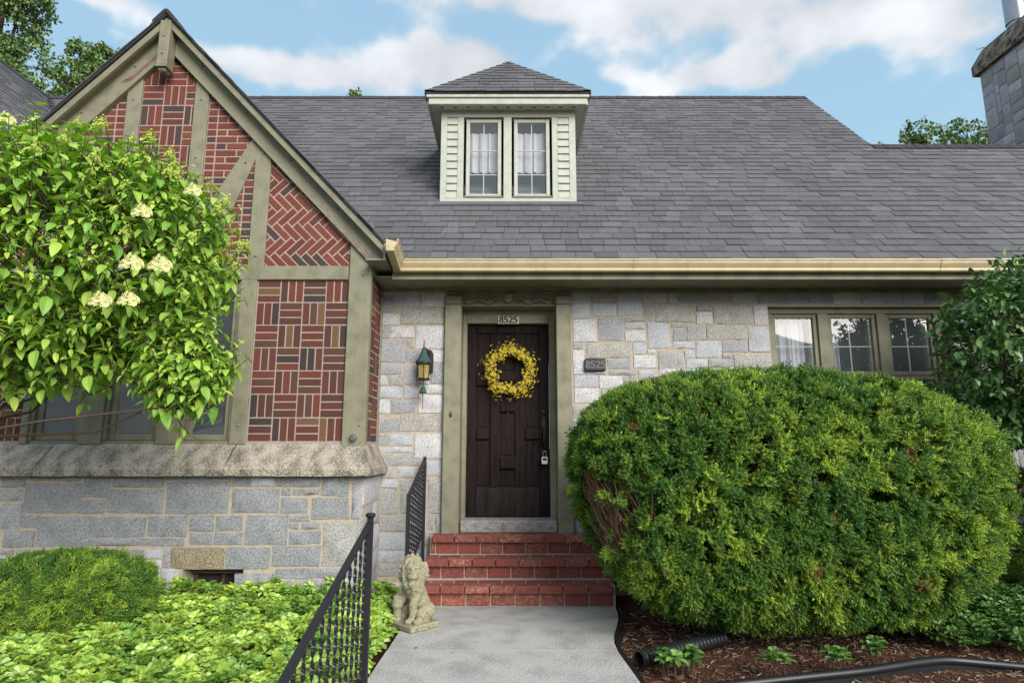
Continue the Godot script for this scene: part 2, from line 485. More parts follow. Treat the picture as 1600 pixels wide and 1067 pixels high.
# ------------------------------------------------------------------ ashlar
# rough-faced stones: x0, y0, x1, y1 on the wall's face, and 0 grey, 1 tan, 2 grey-tan, 3 pale
const WALL_STONES = [[-1.454,3.052,-1.29,3.143,0],[-1.448,2.856,-1.291,3.041,0],[-1.27,2.914,-1.006,3.143,0],[-0.991,3.079,-0.736,3.136,0],[-0.988,2.918,-0.734,3.071,0],[-1.202,2.727,-0.736,2.904,1],[-1.438,2.718,-1.221,2.843,0],[-1.437,2.576,-1.326,2.705,0],[-1.311,2.576,-1.061,2.705,0],[-1.04,2.458,-0.729,2.714,0],[-1.135,2.458,-1.051,2.562,0],[-1.435,2.312,-1.145,2.562,0],[-1.137,2.312,-0.983,2.444,0],[-0.972,2.308,-0.732,2.444,0],[-1.447,2.179,-1.171,2.295,0],[-1.449,2.063,-1.327,2.166,0],[-1.315,2.067,-1.165,2.172,0],[-1.154,2.082,-1.026,2.291,0],[-1.014,2.082,-0.878,2.295,0],[-0.862,2.082,-0.728,2.295,0],[-1.438,1.927,-1.166,2.054,0],[-1.149,1.927,-0.998,2.063,0],[-0.989,1.974,-0.725,2.069,0],[-1.445,1.768,-1.297,1.915,0],[-1.28,1.768,-1.024,1.915,0],[-0.996,1.768,-0.735,1.96,0],[-1.446,1.572,-1.19,1.715,0],[-1.178,1.58,-0.74,1.756,1],[-1.44,1.433,-1.303,1.551,0],[-1.291,1.433,-1.039,1.551,0],[-1.02,1.303,-0.728,1.558,0],[-1.428,1.363,-1.041,1.415,0],[-1.362,1.229,-0.96,1.346,0],[-0.888,1.123,-0.734,1.281,0],[-1.358,1.098,-1.201,1.212,0],[-1.183,1.103,-0.913,1.212,0],[-1.354,1.004,-1.18,1.086,0],[-1.162,0.752,-0.881,1.086,2],[-1.347,0.735,-1.174,0.996,2],[-0.867,0.749,-0.728,1.093,2],[-1.365,0.569,-1.084,0.719,0],[-0.866,0.586,-0.797,0.727,0],[-0.788,0.533,-0.728,0.727,0],[-1.367,0.385,-1.076,0.556,0],[-1.361,0.266,-1.075,0.375,0],[-1.356,0.133,-1.085,0.254,2],[-1.071,0.569,-0.881,0.735,0],[-1.066,0.405,-0.87,0.556,0],[-1.061,0.266,-0.867,0.391,0],[0.654,3.08,0.898,3.124,0],[0.93,3.091,1.331,3.143,1],[1.366,3.096,1.517,3.145,0],[1.552,3.104,1.796,3.15,0],[0.654,2.791,0.855,3.059,0],[0.862,2.967,1.132,3.075,0],[0.874,2.815,1.133,2.954,0],[1.15,2.823,1.417,3.08,0],[1.426,2.962,1.693,3.08,0],[1.71,2.967,1.797,3.088,0],[1.824,2.962,2.096,3.137,0],[2.115,2.962,2.382,3.137,0],[2.401,2.965,2.673,3.137,0],[1.433,2.823,1.539,2.943,0],[1.557,2.751,1.987,2.951,1],[2.006,2.874,2.173,2.938,0],[2,2.727,2.176,2.863,0],[2.194,2.727,2.611,2.94,1],[2.627,2.727,2.776,2.943,0],[1.226,2.754,1.531,2.802,0],[0.662,2.537,0.914,2.779,3],[0.94,2.548,1.204,2.799,0],[1.224,2.679,1.439,2.743,0],[1.224,2.537,1.438,2.663,0],[1.466,2.466,1.706,2.743,0],[1.726,2.684,1.882,2.738,0],[1.742,2.545,1.881,2.671,0],[1.893,2.553,2.096,2.711,0],[2.108,2.557,2.531,2.711,1],[2.547,2.427,2.78,2.703,0],[1.737,2.463,1.974,2.532,0],[1.982,2.357,2.25,2.545,0],[2.267,2.422,2.534,2.545,0],[0.659,2.454,0.771,2.526,0],[0.798,2.36,1.27,2.521,1],[1.301,2.4,1.441,2.526,0],[1.455,2.404,1.552,2.451,0],[0.653,2.183,0.773,2.438,0],[1.026,2.24,1.276,2.341,0],[1.301,2.248,1.548,2.391,0],[1.567,2.24,1.842,2.438,0],[1.856,2.357,1.964,2.438,0],[1.866,2.248,2.09,2.344,0],[2.109,2.263,2.375,2.344,0],[2.385,2.248,2.778,2.407,1],[2.257,2.357,2.372,2.404,0],[0.793,2.183,1.008,2.214,0],[1.039,2.178,1.331,2.225,0],[0.66,2.047,0.914,2.174,0],[0.929,2.032,1.189,2.167,0],[1.353,2.14,1.546,2.225,0],[0.658,1.879,0.925,2.032,0],[2.682,2.96,2.952,3.136,0],[2.966,2.96,3.227,3.136,0],[3.238,2.96,3.489,3.136,0],[3.506,2.955,3.8,3.124,0],[3.812,2.955,4.069,3.124,0],[4.08,2.955,4.252,3.124,0],[4.267,2.951,4.502,3.13,0],[4.515,2.951,4.762,3.13,0]]
const BASE_STONES = [[-4.705,1.047,-4.486,1.13,0],[-4.774,0.929,-4.501,1.029,0],[-4.771,0.678,-4.488,0.911,0],[-4.461,1.106,-3.974,1.15,0],[-4.486,0.817,-3.956,1.094,0],[-3.952,0.958,-3.697,1.15,0],[-3.968,0.815,-3.723,0.946,0],[-3.684,1.047,-3.21,1.148,0],[-3.713,0.817,-3.195,1.035,0],[-4.481,0.689,-4.319,0.803,0],[-4.325,0.522,-3.839,0.796,0],[-4.622,0.517,-4.332,0.666,0],[-3.832,0.609,-3.333,0.794,0],[-3.322,0.614,-2.955,0.8,0],[-3.834,0.53,-2.972,0.599,0],[-4.701,0.454,-4.51,0.499,0],[-4.686,0.3,-4.495,0.446,0],[-4.485,0.346,-4.145,0.503,0],[-4.133,0.346,-3.716,0.503,0],[-3.695,0.3,-3.332,0.503,0],[-3.177,0.813,-2.602,1.104,0],[-3.194,1.113,-2.757,1.156,0],[-2.749,1.113,-2.598,1.156,0],[-2.572,1.058,-2.413,1.156,0],[-2.401,1.06,-2.194,1.15,0],[-2.177,1.052,-1.77,1.156,0],[-1.756,0.972,-1.502,1.15,0],[-1.468,0.768,-1.357,1.15,0],[-2.57,0.824,-2.13,1.041,0],[-2.123,0.978,-2.035,1.041,0],[-2.017,0.98,-1.77,1.041,0],[-2.121,0.818,-1.869,0.961,0],[-1.833,0.768,-1.493,0.961,0],[-2.038,0.745,-1.851,0.801,0],[-2.945,0.661,-2.718,0.805,0],[-2.7,0.661,-2.45,0.805,0],[-2.427,0.54,-2.043,0.805,0],[-2.034,0.674,-1.941,0.737,0],[-1.923,0.678,-1.748,0.737,0],[-2.031,0.549,-1.737,0.661,0],[-2.933,0.54,-2.718,0.65,0],[-2.706,0.543,-2.445,0.65,0],[-1.722,0.361,-1.34,0.739,2],[-3.085,0.333,-2.6,0.521,1],[-2.586,0.333,-2.184,0.527,0],[-2.171,0.355,-1.734,0.538,0],[-2.129,0.251,-1.329,0.344,0],[-2.495,0.099,-2.134,0.3,0]]

func stone_mesh(w: float, h: float, rough: float) -> ArrayMesh:
	var me := Mesher.new()
	var nx := clampi(roundi(w / 0.075), 2, 6); var ny := clampi(roundi(h / 0.075), 2, 4)
	var f := FastNoiseLite.new()
	f.seed = rng.randi() % 10000; f.frequency = 7.0; f.fractal_octaves = 2
	var tilt := Vector2(rng.randf_range(-0.05, 0.05), rng.randf_range(-0.05, 0.05))
	var cj := []
	for i in 4: cj.append(Vector2(rng.randf_range(-0.005, 0.005), rng.randf_range(-0.005, 0.005)))
	var pts := []
	for j in ny + 1:
		var row := []
		for i in nx + 1:
			var s := i / float(nx); var t := j / float(ny)
			var p := Vector2((s - 0.5) * w, (t - 0.5) * h)
			p += cj[0].lerp(cj[1], s).lerp(cj[2].lerp(cj[3], s), t)
			var inner := i > 0 and i < nx and j > 0 and j < ny
			var z := 0.009 + f.get_noise_2d(p.x, p.y) * 0.008
			if inner:
				p += Vector2(rng.randf_range(-0.15, 0.15) * w / nx, rng.randf_range(-0.15, 0.15) * h / ny)
				z = 0.024 + (f.get_noise_2d(p.x, p.y) * 0.036 + p.x * tilt.x + p.y * tilt.y) * rough
			else:
				p += Vector2(rng.randf_range(-0.003, 0.003), rng.randf_range(-0.003, 0.003))
			row.append(Vector3(p.x, p.y, clampf(z, 0.004, 0.058)))
		pts.append(row)
	var nrm := []
	for j in ny + 1:
		var row := []
		for i in nx + 1:
			var a: Vector3 = pts[j][mini(i + 1, nx)] - pts[j][maxi(i - 1, 0)]
			var b: Vector3 = pts[mini(j + 1, ny)][i] - pts[maxi(j - 1, 0)][i]
			row.append(a.cross(b).normalized())
		nrm.append(row)
	for j in ny:
		for i in nx:
			me.trin(pts[j][i], pts[j][i + 1], pts[j + 1][i + 1], nrm[j][i], nrm[j][i + 1], nrm[j + 1][i + 1])
			me.trin(pts[j][i], pts[j + 1][i + 1], pts[j + 1][i], nrm[j][i], nrm[j + 1][i + 1], nrm[j + 1][i])
	var rim := []
	for i in nx: rim.append(pts[0][i])
	for j in ny: rim.append(pts[j][nx])
	for i in nx: rim.append(pts[ny][nx - i])
	for j in ny: rim.append(pts[ny - j][0])
	for i in rim.size():
		var a: Vector3 = rim[i]; var b: Vector3 = rim[(i + 1) % rim.size()]
		me.quad(Vector3(a.x, a.y, -0.03), Vector3(b.x, b.y, -0.03), b, a)
	return me.mesh()

func stone_mat(k: int) -> Material:
	if k == 1: return M.granite_tan
	if k == 2: return M.granite_grey_tan
	if k == 3: return M.granite_light
	if k == 4: return M.granite_rust
	if k == 5: return M.granite_dark
	var r := rng.randf()
	return M.granite if r < 0.45 else (M.granite_mid if r < 0.68 else (M.granite_light if r < 0.88 else M.granite_grey_tan))

func lay_stone(parent: Node3D, r: Array, face: Transform3D, rough: float) -> void:
	var w: float = r[2] - r[0]; var h: float = r[3] - r[1]
	if w < 0.03 or h < 0.02: return
	part(parent, "stone", stone_mesh(w, h, rough), stone_mat(r[4]), face * Transform3D(Basis.IDENTITY, Vector3((r[0] + r[2]) / 2, (r[1] + r[3]) / 2, 0)))

# fills what the listed stones leave free of a rectangle with random ashlar on a grid of cells
func fill_stones(parent: Node3D, lo: Vector2, hi: Vector2, cell: float, used: Array, holes: Array, face: Transform3D, big: Vector2i, rough: float) -> void:
	var nx := int((hi.x - lo.x) / cell); var ny := int((hi.y - lo.y) / cell)
	var grid := PackedByteArray()
	grid.resize(nx * ny)
	for r in used + holes:
		var i0 := maxi(0, int(floor((r[0] - lo.x) / cell + 0.12))); var i1 := mini(nx - 1, int(floor((r[2] - lo.x) / cell - 0.12)))
		var j0 := maxi(0, int(floor((r[1] - lo.y) / cell + 0.12))); var j1 := mini(ny - 1, int(floor((r[3] - lo.y) / cell - 0.12)))
		for j in range(j0, j1 + 1):
			for i in range(i0, i1 + 1): grid[j * nx + i] = 1
	for j in ny:
		for i in nx:
			if grid[j * nx + i]: continue
			var mw := 1 + rng.randi() % big.x; var mh := 1 + rng.randi() % big.y
			mw = maxi(mw, 3); mh = maxi(mh, 2)
			var w := 0
			while w < mw and i + w < nx and not grid[j * nx + i + w]: w += 1
			var h := 1
			while h < mh and j + h < ny:
				var free := true
				for q in w:
					if grid[(j + h) * nx + i + q]: free = false
				if not free: break
				h += 1
			for y in h:
				for x in w: grid[(j + y) * nx + i + x] = 1
			var g := 0.006
			var kind := 2 if rng.randf() < 0.12 else 0
			lay_stone(parent, [lo.x + i * cell + g, lo.y + j * cell + g, lo.x + (i + w) * cell - g, lo.y + (j + h) * cell - g, kind], face, rough)

# ------------------------------------------------------------------ the house
func rect(x0: float, y0: float, x1: float, y1: float) -> PackedVector2Array:
	return PackedVector2Array([Vector2(x0, y0), Vector2(x1, y0), Vector2(x1, y1), Vector2(x0, y1)])

func poly(a: Array) -> PackedVector2Array:
	var o := PackedVector2Array()
	for i in range(0, a.size(), 2): o.append(Vector2(a[i], a[i + 1]))
	return o

func slab(parent: Node3D, called: String, pg: PackedVector2Array, d_back: float, d_front: float, m: Material, bevel := 0.006) -> MeshInstance3D:
	var me := Mesher.new()
	me.prism(pg, -d_back, -d_front, bevel)
	return part(parent, called, me.mesh(), m)

func block(parent: Node3D, called: String, x0: float, x1: float, y0: float, y1: float, d0: float, d1: float, m: Material, bevel := 0.004) -> MeshInstance3D:
	var me := Mesher.new()
	me.cbox(Vector3(x0, y0, -maxf(d0, d1)), Vector3(x1, y1, -minf(d0, d1)), bevel)
	return part(parent, called, me.mesh(), m)

func build_main_wall() -> void:
	# the masonry core, with openings for the doorway and the window bank
	var core := Mesher.new()
	var zf := -(WALL_D + 0.002)
	var zb := -7.0
	for r in [[-1.6, -0.1, -0.70, 3.2], [0.615, -0.1, 2.785, 3.2], [2.785, -0.1, 4.749, 1.55], [2.785, 2.923, 4.749, 3.2], [4.749, -0.1, 9.6, 3.2], [-0.70, 3.13, 0.615, 3.2], [-0.70, -0.1, 0.615, 0.5]]:
		core.box(Vector3(r[0], r[1], zb), Vector3(r[2], r[3], zf))
	var w := part(house, "stone_wall", core.mesh(), M.mortar)
	var face := Transform3D(Basis.IDENTITY, Vector3(0, 0, -(WALL_D + 0.004)))
	for r in WALL_STONES: lay_stone(w, [r[0] + 0.002, r[1] + 0.002, r[2] - 0.002, r[3] - 0.002, r[4]], face, 1.2)
	var holes := [[-0.72, 0, 0.632, 3.2], [2.785, 1.55, 4.749, 2.923], [0.781, 2.217, 0.998, 2.346], [-1.6, 0, -1.44, 3.2], [-1.6, 0, -1.36, 1.2]]
	fill_stones(w, Vector2(-1.44, 0.0), Vector2(-0.70, 3.14), 0.074, WALL_STONES, holes, face, Vector2i(5, 3), 0.85)
	fill_stones(w, Vector2(0.64, 0.0), Vector2(6.6, 3.14), 0.0775, WALL_STONES, holes, face, Vector2i(6, 4), 0.85)
	# old number plate let into the stonework
	var pl := block(house, "stone_number_plate", 0.781, 0.998, 2.217, 2.346, 6.47, 6.53, M.dark_plate)
	number(pl, "8525", Vector3(0.89, 2.28, -6.469), 0.085, M.faded_ink, 0.003)

func number(parent: Node3D, text: String, at: Vector3, height: float, m: Material, depth: float) -> void:
	var font := SystemFont.new()
	font.font_weight = 700
	font.font_names = PackedStringArray(["Droid Sans"])
	for i in text.length():
		var t := TextMesh.new()
		t.font = font; t.text = text[i]
		t.font_size = 32; t.pixel_size = height / 24.0; t.depth = depth
		part(parent, "digit", t, m, Transform3D(Basis.IDENTITY, at + Vector3((i - (text.length() - 1) / 2.0) * height * 0.66, 0, 0)))

func build_base() -> void:
	var core := Mesher.new()
	core.box(P(-6.2, 0.33, 6.5), P(-1.372, 1.16, BASE_D + 0.002))
	core.box(P(-6.2, -0.1, 6.5), P(-2.97, 0.33, BASE_D + 0.002))
	core.box(P(-2.42, -0.1, 6.5), P(-1.372, 0.33, BASE_D + 0.002))
	var w := part(house, "stone_base", core.mesh(), M.mortar)
	var face := Transform3D(Basis.IDENTITY, Vector3(0, 0, -(BASE_D + 0.004)))
	for r in BASE_STONES:
		var q: Array = r.duplicate()
		if q[4] == 1: q[4] = 4
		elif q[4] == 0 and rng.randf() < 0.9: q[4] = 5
		q[2] = minf(q[2], -1.385)
		q[0] += 0.004; q[1] += 0.004; q[2] -= 0.004; q[3] -= 0.004
		lay_stone(w, q, face, 1.9)
	fill_stones(w, Vector2(-6.2, -0.06), Vector2(-1.39, 1.15), 0.08, BASE_STONES, [[-2.97, -0.1, -2.42, 0.33]], face, Vector2i(6, 4), 1.9)
	# the return towards the front door
	var side := Transform3D(Basis(Vector3.UP, PI / 2), Vector3(-1.374, 0, 0))
	var y := -0.05
	while y < 1.1:
		var h := rng.randf_range(0.14, 0.27)
		var cut := rng.randf_range(0.25, 0.5)
		lay_stone(w, [BASE_D + 0.0, y, BASE_D + cut - 0.008, minf(y + h, 1.15) - 0.012, 3 if rng.randf() < 0.6 else 2], side, 0.5)
		lay_stone(w, [BASE_D + cut + 0.004, y, WALL_D - 0.01, minf(y + h, 1.15) - 0.012, 0], side, 0.5)
		y += h
	# cellar window
	var win := Mesher.new()
	win.box(P(-2.97, -0.05, 6.1), P(-2.42, 0.33, 6.05))
	var cw := part(house, "cellar_window", win.mesh(), M.room)
	for x in [-2.95, -2.7, -2.47]: block(cw, "frame", x, x + 0.03, -0.05, 0.30, 5.99, 6.05, M.bark)
	block(cw, "lintel", -2.96, -2.43, 0.27, 0.325, 5.93, 6.06, M.bark)
	# weathered sloping sill in three stones
	var cuts := [-6.2, -4.35, -2.62, -1.292]
	for i in 3:
		var me := Mesher.new()
		var a: float = cuts[i] + 0.004; var b: float = cuts[i + 1] - 0.004
		var bi := b if i < 2 else -1.405   # the top edge stops short at the mitre
		var d0 := GABLE_D + 0.02; var d1 := 5.68
		var yt := 1.446; var yd := 1.215; var yb := 1.155
		# a little sag and chipping along the drip edge
		var n := 8
		var last := []
		for k in n + 1:
			var s := k / float(n)
			var xt := lerpf(a, bi, s); var xd := lerpf(a, b, s)
			var j := rng.randf_range(-0.006, 0.006)
			var prof := [P(xt, yt, d0), P(lerpf(xt, xd, 0.5), lerpf(yt, yd, 0.5) + rng.randf_range(-0.004, 0.008), lerpf(d0, d1, 0.5)), P(xd, yd + j, d1), P(xd, yb + j * 0.6, d1 + 0.004), P(xd, yb + 0.004, 5.86)]
			if k > 0:
				for q in 4: me.quad(last[q + 1], prof[q + 1], prof[q], last[q])
			last = prof
		if i == 2:
			me.quad(P(b, yd, d1), P(b, yd, WALL_D), P(bi, yt, WALL_D), P(bi, yt, d0))
			me.quad(P(b, yb, d1), P(b, yb, WALL_D), P(b, yd, WALL_D), P(b, yd, d1))
			me.quad(P(b, yb, WALL_D), P(b, yb, d1), P(-1.42, yb, d1), P(-1.42, yb, WALL_D))
		me.quad(P(a, yb, 5.86), P(a, yb, d1), P(a, yd, d1), P(a, yt, d0))
		part(house, "sill_stone", me.mesh(), M.sill_stone)

# ---- brick panels between the timbers
var brick_count := 0
var mass := Mesher.new()

func flush_mass(panel: Node3D) -> void:
	if mass.v.is_empty(): return
	part(panel, "brick_field", mass.mesh(), M.brick_field).set_meta("kind", "stuff")
	mass = Mesher.new()

func brick_at(panel: Node3D, bp: PackedVector2Array, bounds: PackedVector2Array, d_face: float, tones: Array, xf := Transform3D.IDENTITY) -> void:
	for piece in Geometry2D.intersect_polygons(bp, bounds):
		if piece.size() < 3: continue
		var ar := 0.0
		var lo: Vector2 = piece[0]; var hi: Vector2 = piece[0]
		for i in piece.size():
			ar += piece[i].cross(piece[(i + 1) % piece.size()])
			lo = lo.min(piece[i]); hi = hi.max(piece[i])
		if absf(ar) / 2 < 0.0006: continue
		var tone: int = tones[rng.randi() % tones.size()]
		var mid := (lo + hi) / 2
		if (mid.x < -3.15 and mid.y < 4.25) or xf != Transform3D.IDENTITY:   # behind the hydrangea, or seen edge-on
			mass.col = M["brick_%d" % tone].albedo_color.srgb_to_linear()
			mass.prism(piece, -d_face - 0.03, -d_face + rng.randf_range(-0.002, 0.002), 0.0025, xf)
			continue
		var me := Mesher.new()
		me.prism(piece, -d_face - 0.03, -d_face + rng.randf_range(-0.002, 0.002), 0.0025)
		part(panel, "brick", me.mesh(), M["brick_%d" % tone], xf)
		brick_count += 1

const REDS := [0, 0, 1, 1, 2, 3, 8, 8, 4, 5]
const UPPER := [0, 1, 1, 2, 8, 8, 8, 5, 5, 0]
const MIXED := [2, 1, 2, 4, 4, 9, 9, 6, 7, 2, 1, 4]

func panel_bed(bounds: PackedVector2Array) -> MeshInstance3D:
	var me := Mesher.new()
	me.prism(bounds, -6.1, -(GABLE_D + 0.0275))
	return part(house, "brick_panel", me.mesh(), M.brick_mortar)

func basket(bounds: PackedVector2Array, x0: float, y_top: float, cols: int, rows: int, tones: Array) -> void:
	var bed := panel_bed(bounds)
	var u := 0.2267; var g := 0.0062
	for r in rows:
		for c in cols:
			var bx := x0 + c * u; var by := y_top - (r + 1) * u
			for k in 3:
				var b := u / 3
				var q := rect(bx + g, by + k * b + g, bx + u - g, by + (k + 1) * b - g)
				if (r + c) % 2: q = rect(bx + k * b + g, by + g, bx + (k + 1) * b - g, by + u - g)
				brick_at(bed, q, bounds, GABLE_D + 0.024, tones)
	flush_mass(bed)

# running bond with one column of headers against the stud at hx
func running(bounds: PackedVector2Array, hx: float, dir: float, y_top: float, rows: int, tones: Array) -> void:
	var bed := panel_bed(bounds)
	var h := 0.0756; var g := 0.007; var hw := 0.104
	for r in rows:
		var y := y_top - (r + 1) * h
		var x := hx
		var widths := [hw]
		widths.append(0.22 if r % 2 else 0.11)
		for i in 5: widths.append(0.22)
		for w in widths:
			var xa := minf(x, x + dir * w); var xb := maxf(x, x + dir * w)
			brick_at(bed, rect(xa + g, y + g, xb - g, y + h - g), bounds, GABLE_D + 0.024, tones)
			x += dir * w
	flush_mass(bed)

func herringbone(bounds: PackedVector2Array, at: Vector2, tones: Array) -> void:
	var bed := panel_bed(bounds)
	var u := 0.0745; var g := 0.007
	var rot := Transform2D(-PI / 4, at)
	for i in range(-22, 23):
		for j in range(-22, 23):
			var k := posmod(i - j, 6)
			var q: PackedVector2Array
			if k == 0: q = rect(i * u + g, j * u + g, (i + 3) * u - g, (j + 1) * u - g)
			elif k == 5: q = rect(i * u + g, j * u + g, (i + 1) * u - g, (j + 3) * u - g)
			else: continue
			brick_at(bed, rot * q, bounds, GABLE_D + 0.024, tones)
	flush_mass(bed)

func rake_y(x: float, top: float) -> float: return top - SLOPE * absf(x - AXIS)

func bolt(parent: Node3D, x: float, y: float, d: float) -> void:
	var me := Mesher.new()
	me.lathe(Vector3.ZERO, [Vector2(0.013, 0), Vector2(0.012, 0.006), Vector2(0.006, 0.012), Vector2(0.0, 0.014)], 8)
	part(parent, "bolt", me.mesh(), M.olive, Transform3D(Basis(Vector3.RIGHT, PI / 2), P(x, y, d)))

func build_gable() -> void:
	var lower := 5.53    # height at the axis of the barge board's lower edge
	var ol: Material = M.olive
	# brick panels
	var stud1 := 3.18; var stud0 := 3.33; var stud3a := 2.645; var stud3b := 2.48
	var pc := poly([-3.90, 3.19, -3.32, 3.19, -3.32, rake_y(-3.32, lower + 0.02), AXIS, lower + 0.02, -3.90, rake_y(-3.90, lower + 0.02)])
	basket(pc, -3.892, 5.63, 3, 11, UPPER)
	var pr := poly([-3.19, 3.19, -2.635, 3.19, -2.635, rake_y(-2.635, lower + 0.02), -3.19, rake_y(-3.19, lower + 0.02)])
	var bed_cut := poly([-3.19, 3.66, -3.15, 3.64, -2.66, 4.41, -2.66, rake_y(-2.66, lower + 0.02), -3.19, rake_y(-3.19, lower + 0.02)])
	running(bed_cut, -3.18, 1.0, 5.13, 20, UPPER)
	var low_cut := poly([-3.05, 3.19, -2.635, 3.19, -2.635, 4.42, -3.05, 3.66])
	running(low_cut, -2.645, -1.0, 4.42, 17, UPPER)
	var ph := poly([-2.49, 3.19, -1.615, 3.19, -1.615, rake_y(-1.615, lower + 0.02), -2.49, rake_y(-2.49, lower + 0.02)])
	herringbone(ph, Vector2(-2.44, 3.61), UPPER)
	var mir := 2 * AXIS
	var pl := poly([mir + 3.19, 3.19, mir + 2.635, 3.19, mir + 2.635, rake_y(mir + 2.635, lower + 0.02), mir + 3.19, rake_y(mir + 3.19, lower + 0.02)])
	running(pl, mir + 3.18, -1.0, 5.13, 26, UPPER)
	var pl2 := poly([mir + 2.49, 3.19, mir + 1.615, 3.19, mir + 1.615, rake_y(mir + 1.615, lower + 0.02), mir + 2.49, rake_y(mir + 2.49, lower + 0.02)])
	herringbone(pl2, Vector2(mir + 2.44, 3.61), UPPER)
	basket(rect(-2.54, 1.44, -1.61, 3.06), -2.527, 3.053, 4, 7, MIXED)
	basket(rect(mir + 1.61, 1.44, mir + 2.54, 3.06), mir + 1.62, 3.053, 5, 7, MIXED)
	# brick return of the gable beside the front door
	var side := Mesher.new()
	side.box(P(-1.75, 1.2, 6.53), P(-1.418, 3.3, 5.96))
	var ret := part(house, "brick_return", side.mesh(), M.brick_mortar)
	var turn := Transform3D(Basis(Vector3.UP, PI / 2), Vector3(-1.414, 0, 0))
	var bounds := rect(5.985, 1.44, 6.47, 3.13)
	for r in 8:
		for c in 3:
			for k in 3:
				var u := 0.2267; var g := 0.007; var b := u / 3
				var bx := 5.985 + c * u; var by := 3.053 + 0.2267 - (r + 1) * u
				var q := rect(bx + g, by + k * b + g, bx + u - g, by + (k + 1) * b - g)
				if (r + c) % 2: q = rect(bx + k * b + g, by + g, bx + (k + 1) * b - g, by + u - g)
				brick_at(ret, q, bounds, 0.0, MIXED, turn)
	flush_mass(ret)
	# timbers
	var df := GABLE_D; var db := 6.0
	var posts := [[-1.62, -1.40, 1.42, 3.62], [mir + 1.40, mir + 1.62, 1.42, 3.62]]
	for q in posts:
		var p := slab(house, "timber_post", rect(q[0], q[2], q[1], q[3]), 5.985, df - 0.004, ol)
		bolt(p, (q[0] + q[1]) / 2 + 0.03, 3.10, df - 0.005); bolt(p, (q[0] + q[1]) / 2 + 0.06, 1.62, df - 0.005)
	for q in [[-3.33, -3.18], [-4.04, -3.89]]:
		var p := slab(house, "timber_stud", poly([q[0], 3.19, q[1], 3.19, q[1], rake_y(q[1], lower + 0.06), q[0], rake_y(q[0], lower + 0.06)]), db, df, ol)
		for y in [3.6, 4.35, 5.0]: bolt(p, (q[0] + q[1]) / 2, y, df)
	for q in [[-2.645, -2.48], [mir + 2.48, mir + 2.645]]:
		var p := slab(house, "timber_stud", poly([q[0], 3.19, q[1], 3.19, q[1], rake_y(q[1], lower + 0.06), q[0], rake_y(q[0], lower + 0.06)]), db, df + 0.003, ol)
		bolt(p, (q[0] + q[1]) / 2, 4.40, df); bolt(p, (q[0] + q[1]) / 2, 3.3, df)
	var brace := slab(house, "timber_brace", poly([-3.19, 3.40, -2.99, 3.40, -2.64, 4.06 + 0.29, -2.64, 4.62, -2.70, 4.55, -3.19, 3.67]), db, df + 0.006, ol)
	bolt(brace, -2.74, 4.30, df + 0.002)
	var beam := slab(house, "timber_beam", rect(mir + 1.63, 3.052, -1.63, 3.195), db, df - 0.002, ol)
	bolt(beam, -3.3, 3.12, df - 0.002)
	# barge boards: the wide board on the wall and the thin fascia at the roof's edge
	for s in [1.0, -1.0]:
		var x1: float = AXIS + s * 2.36
		var bb := poly([AXIS, lower, AXIS, lower + 0.30, x1, rake_y(x1, lower + 0.30), x1, 3.205, AXIS + s * (lower - 3.205) / SLOPE, 3.205])
		var board := slab(house, "barge_board", bb, 5.97, 5.862, ol, 0.004)
		if s > 0:
			# the weathered face of the board, with its own coordinates along the timber
			var me := Mesher.new()
			var x0 := AXIS + 0.02
			var n := 24
			for i in n:
				var ua := i / float(n); var ub := (i + 1) / float(n)
				var xa := lerpf(x0, x1 - 0.006, ua); var xb := lerpf(x0, x1 - 0.006, ub)
				var la := maxf(rake_y(xa, lower), 3.205) + 0.006; var lb := maxf(rake_y(xb, lower), 3.205) + 0.006
				me.quad_uv(P(xa, la, 5.8595), P(xb, lb, 5.8595), P(xb, rake_y(xb, lower + 0.295), 5.8595), P(xa, rake_y(xa, lower + 0.295), 5.8595),
					Vector2(ua, 1), Vector2(ub, 1), Vector2(ub, 0), Vector2(ua, 0))
			part(board, "flaking_paint", me.mesh(), M.peeling)
		else:
			var me := Mesher.new()
			me.prism(poly([-3.70, 5.60, -3.72, 5.53, -3.95, 5.27, -4.08, 5.19, -4.10, 5.16, -3.98, 5.20, -3.86, 5.33, -3.70, 5.50]), -5.8625, -5.8605)
			part(board, "bare_wood", me.mesh(), mat("bare_wood", S(138, 104, 98), 0.9, T.grain, 3.0))
		for k in 4: bolt(board, AXIS + s * (0.35 + k * 0.5), rake_y(AXIS + s * (0.35 + k * 0.5), lower + 0.2), 5.8595)
		var fx: float = AXIS + s * 2.38
		var fas := poly([AXIS, 5.765, AXIS, 5.855, fx, rake_y(fx, 5.855), fx, rake_y(fx, 5.765)])
		slab(house, "rake_fascia", fas, 5.79, 5.75, ol, 0.004)
		var so := Mesher.new()
		so.prism(poly([AXIS, 5.79, AXIS, 5.82, fx, rake_y(fx, 5.82), fx, rake_y(fx, 5.79)]), -5.90, -5.795)
		part(house, "rake_soffit", so.mesh(), ol)
		# roof slab of the front gable, its shingles seen edge-on
		var rs := Mesher.new()
		rs.prism(poly([AXIS, 5.86, AXIS, 5.885, fx + s * 0.05, rake_y(fx + s * 0.05, 5.885), fx + s * 0.05, rake_y(fx + s * 0.05, 5.86)]), -8.6, -5.73)
		var gr := part(house, "gable_roof", rs.mesh(), M.roof_edge)
		var run := 0.0
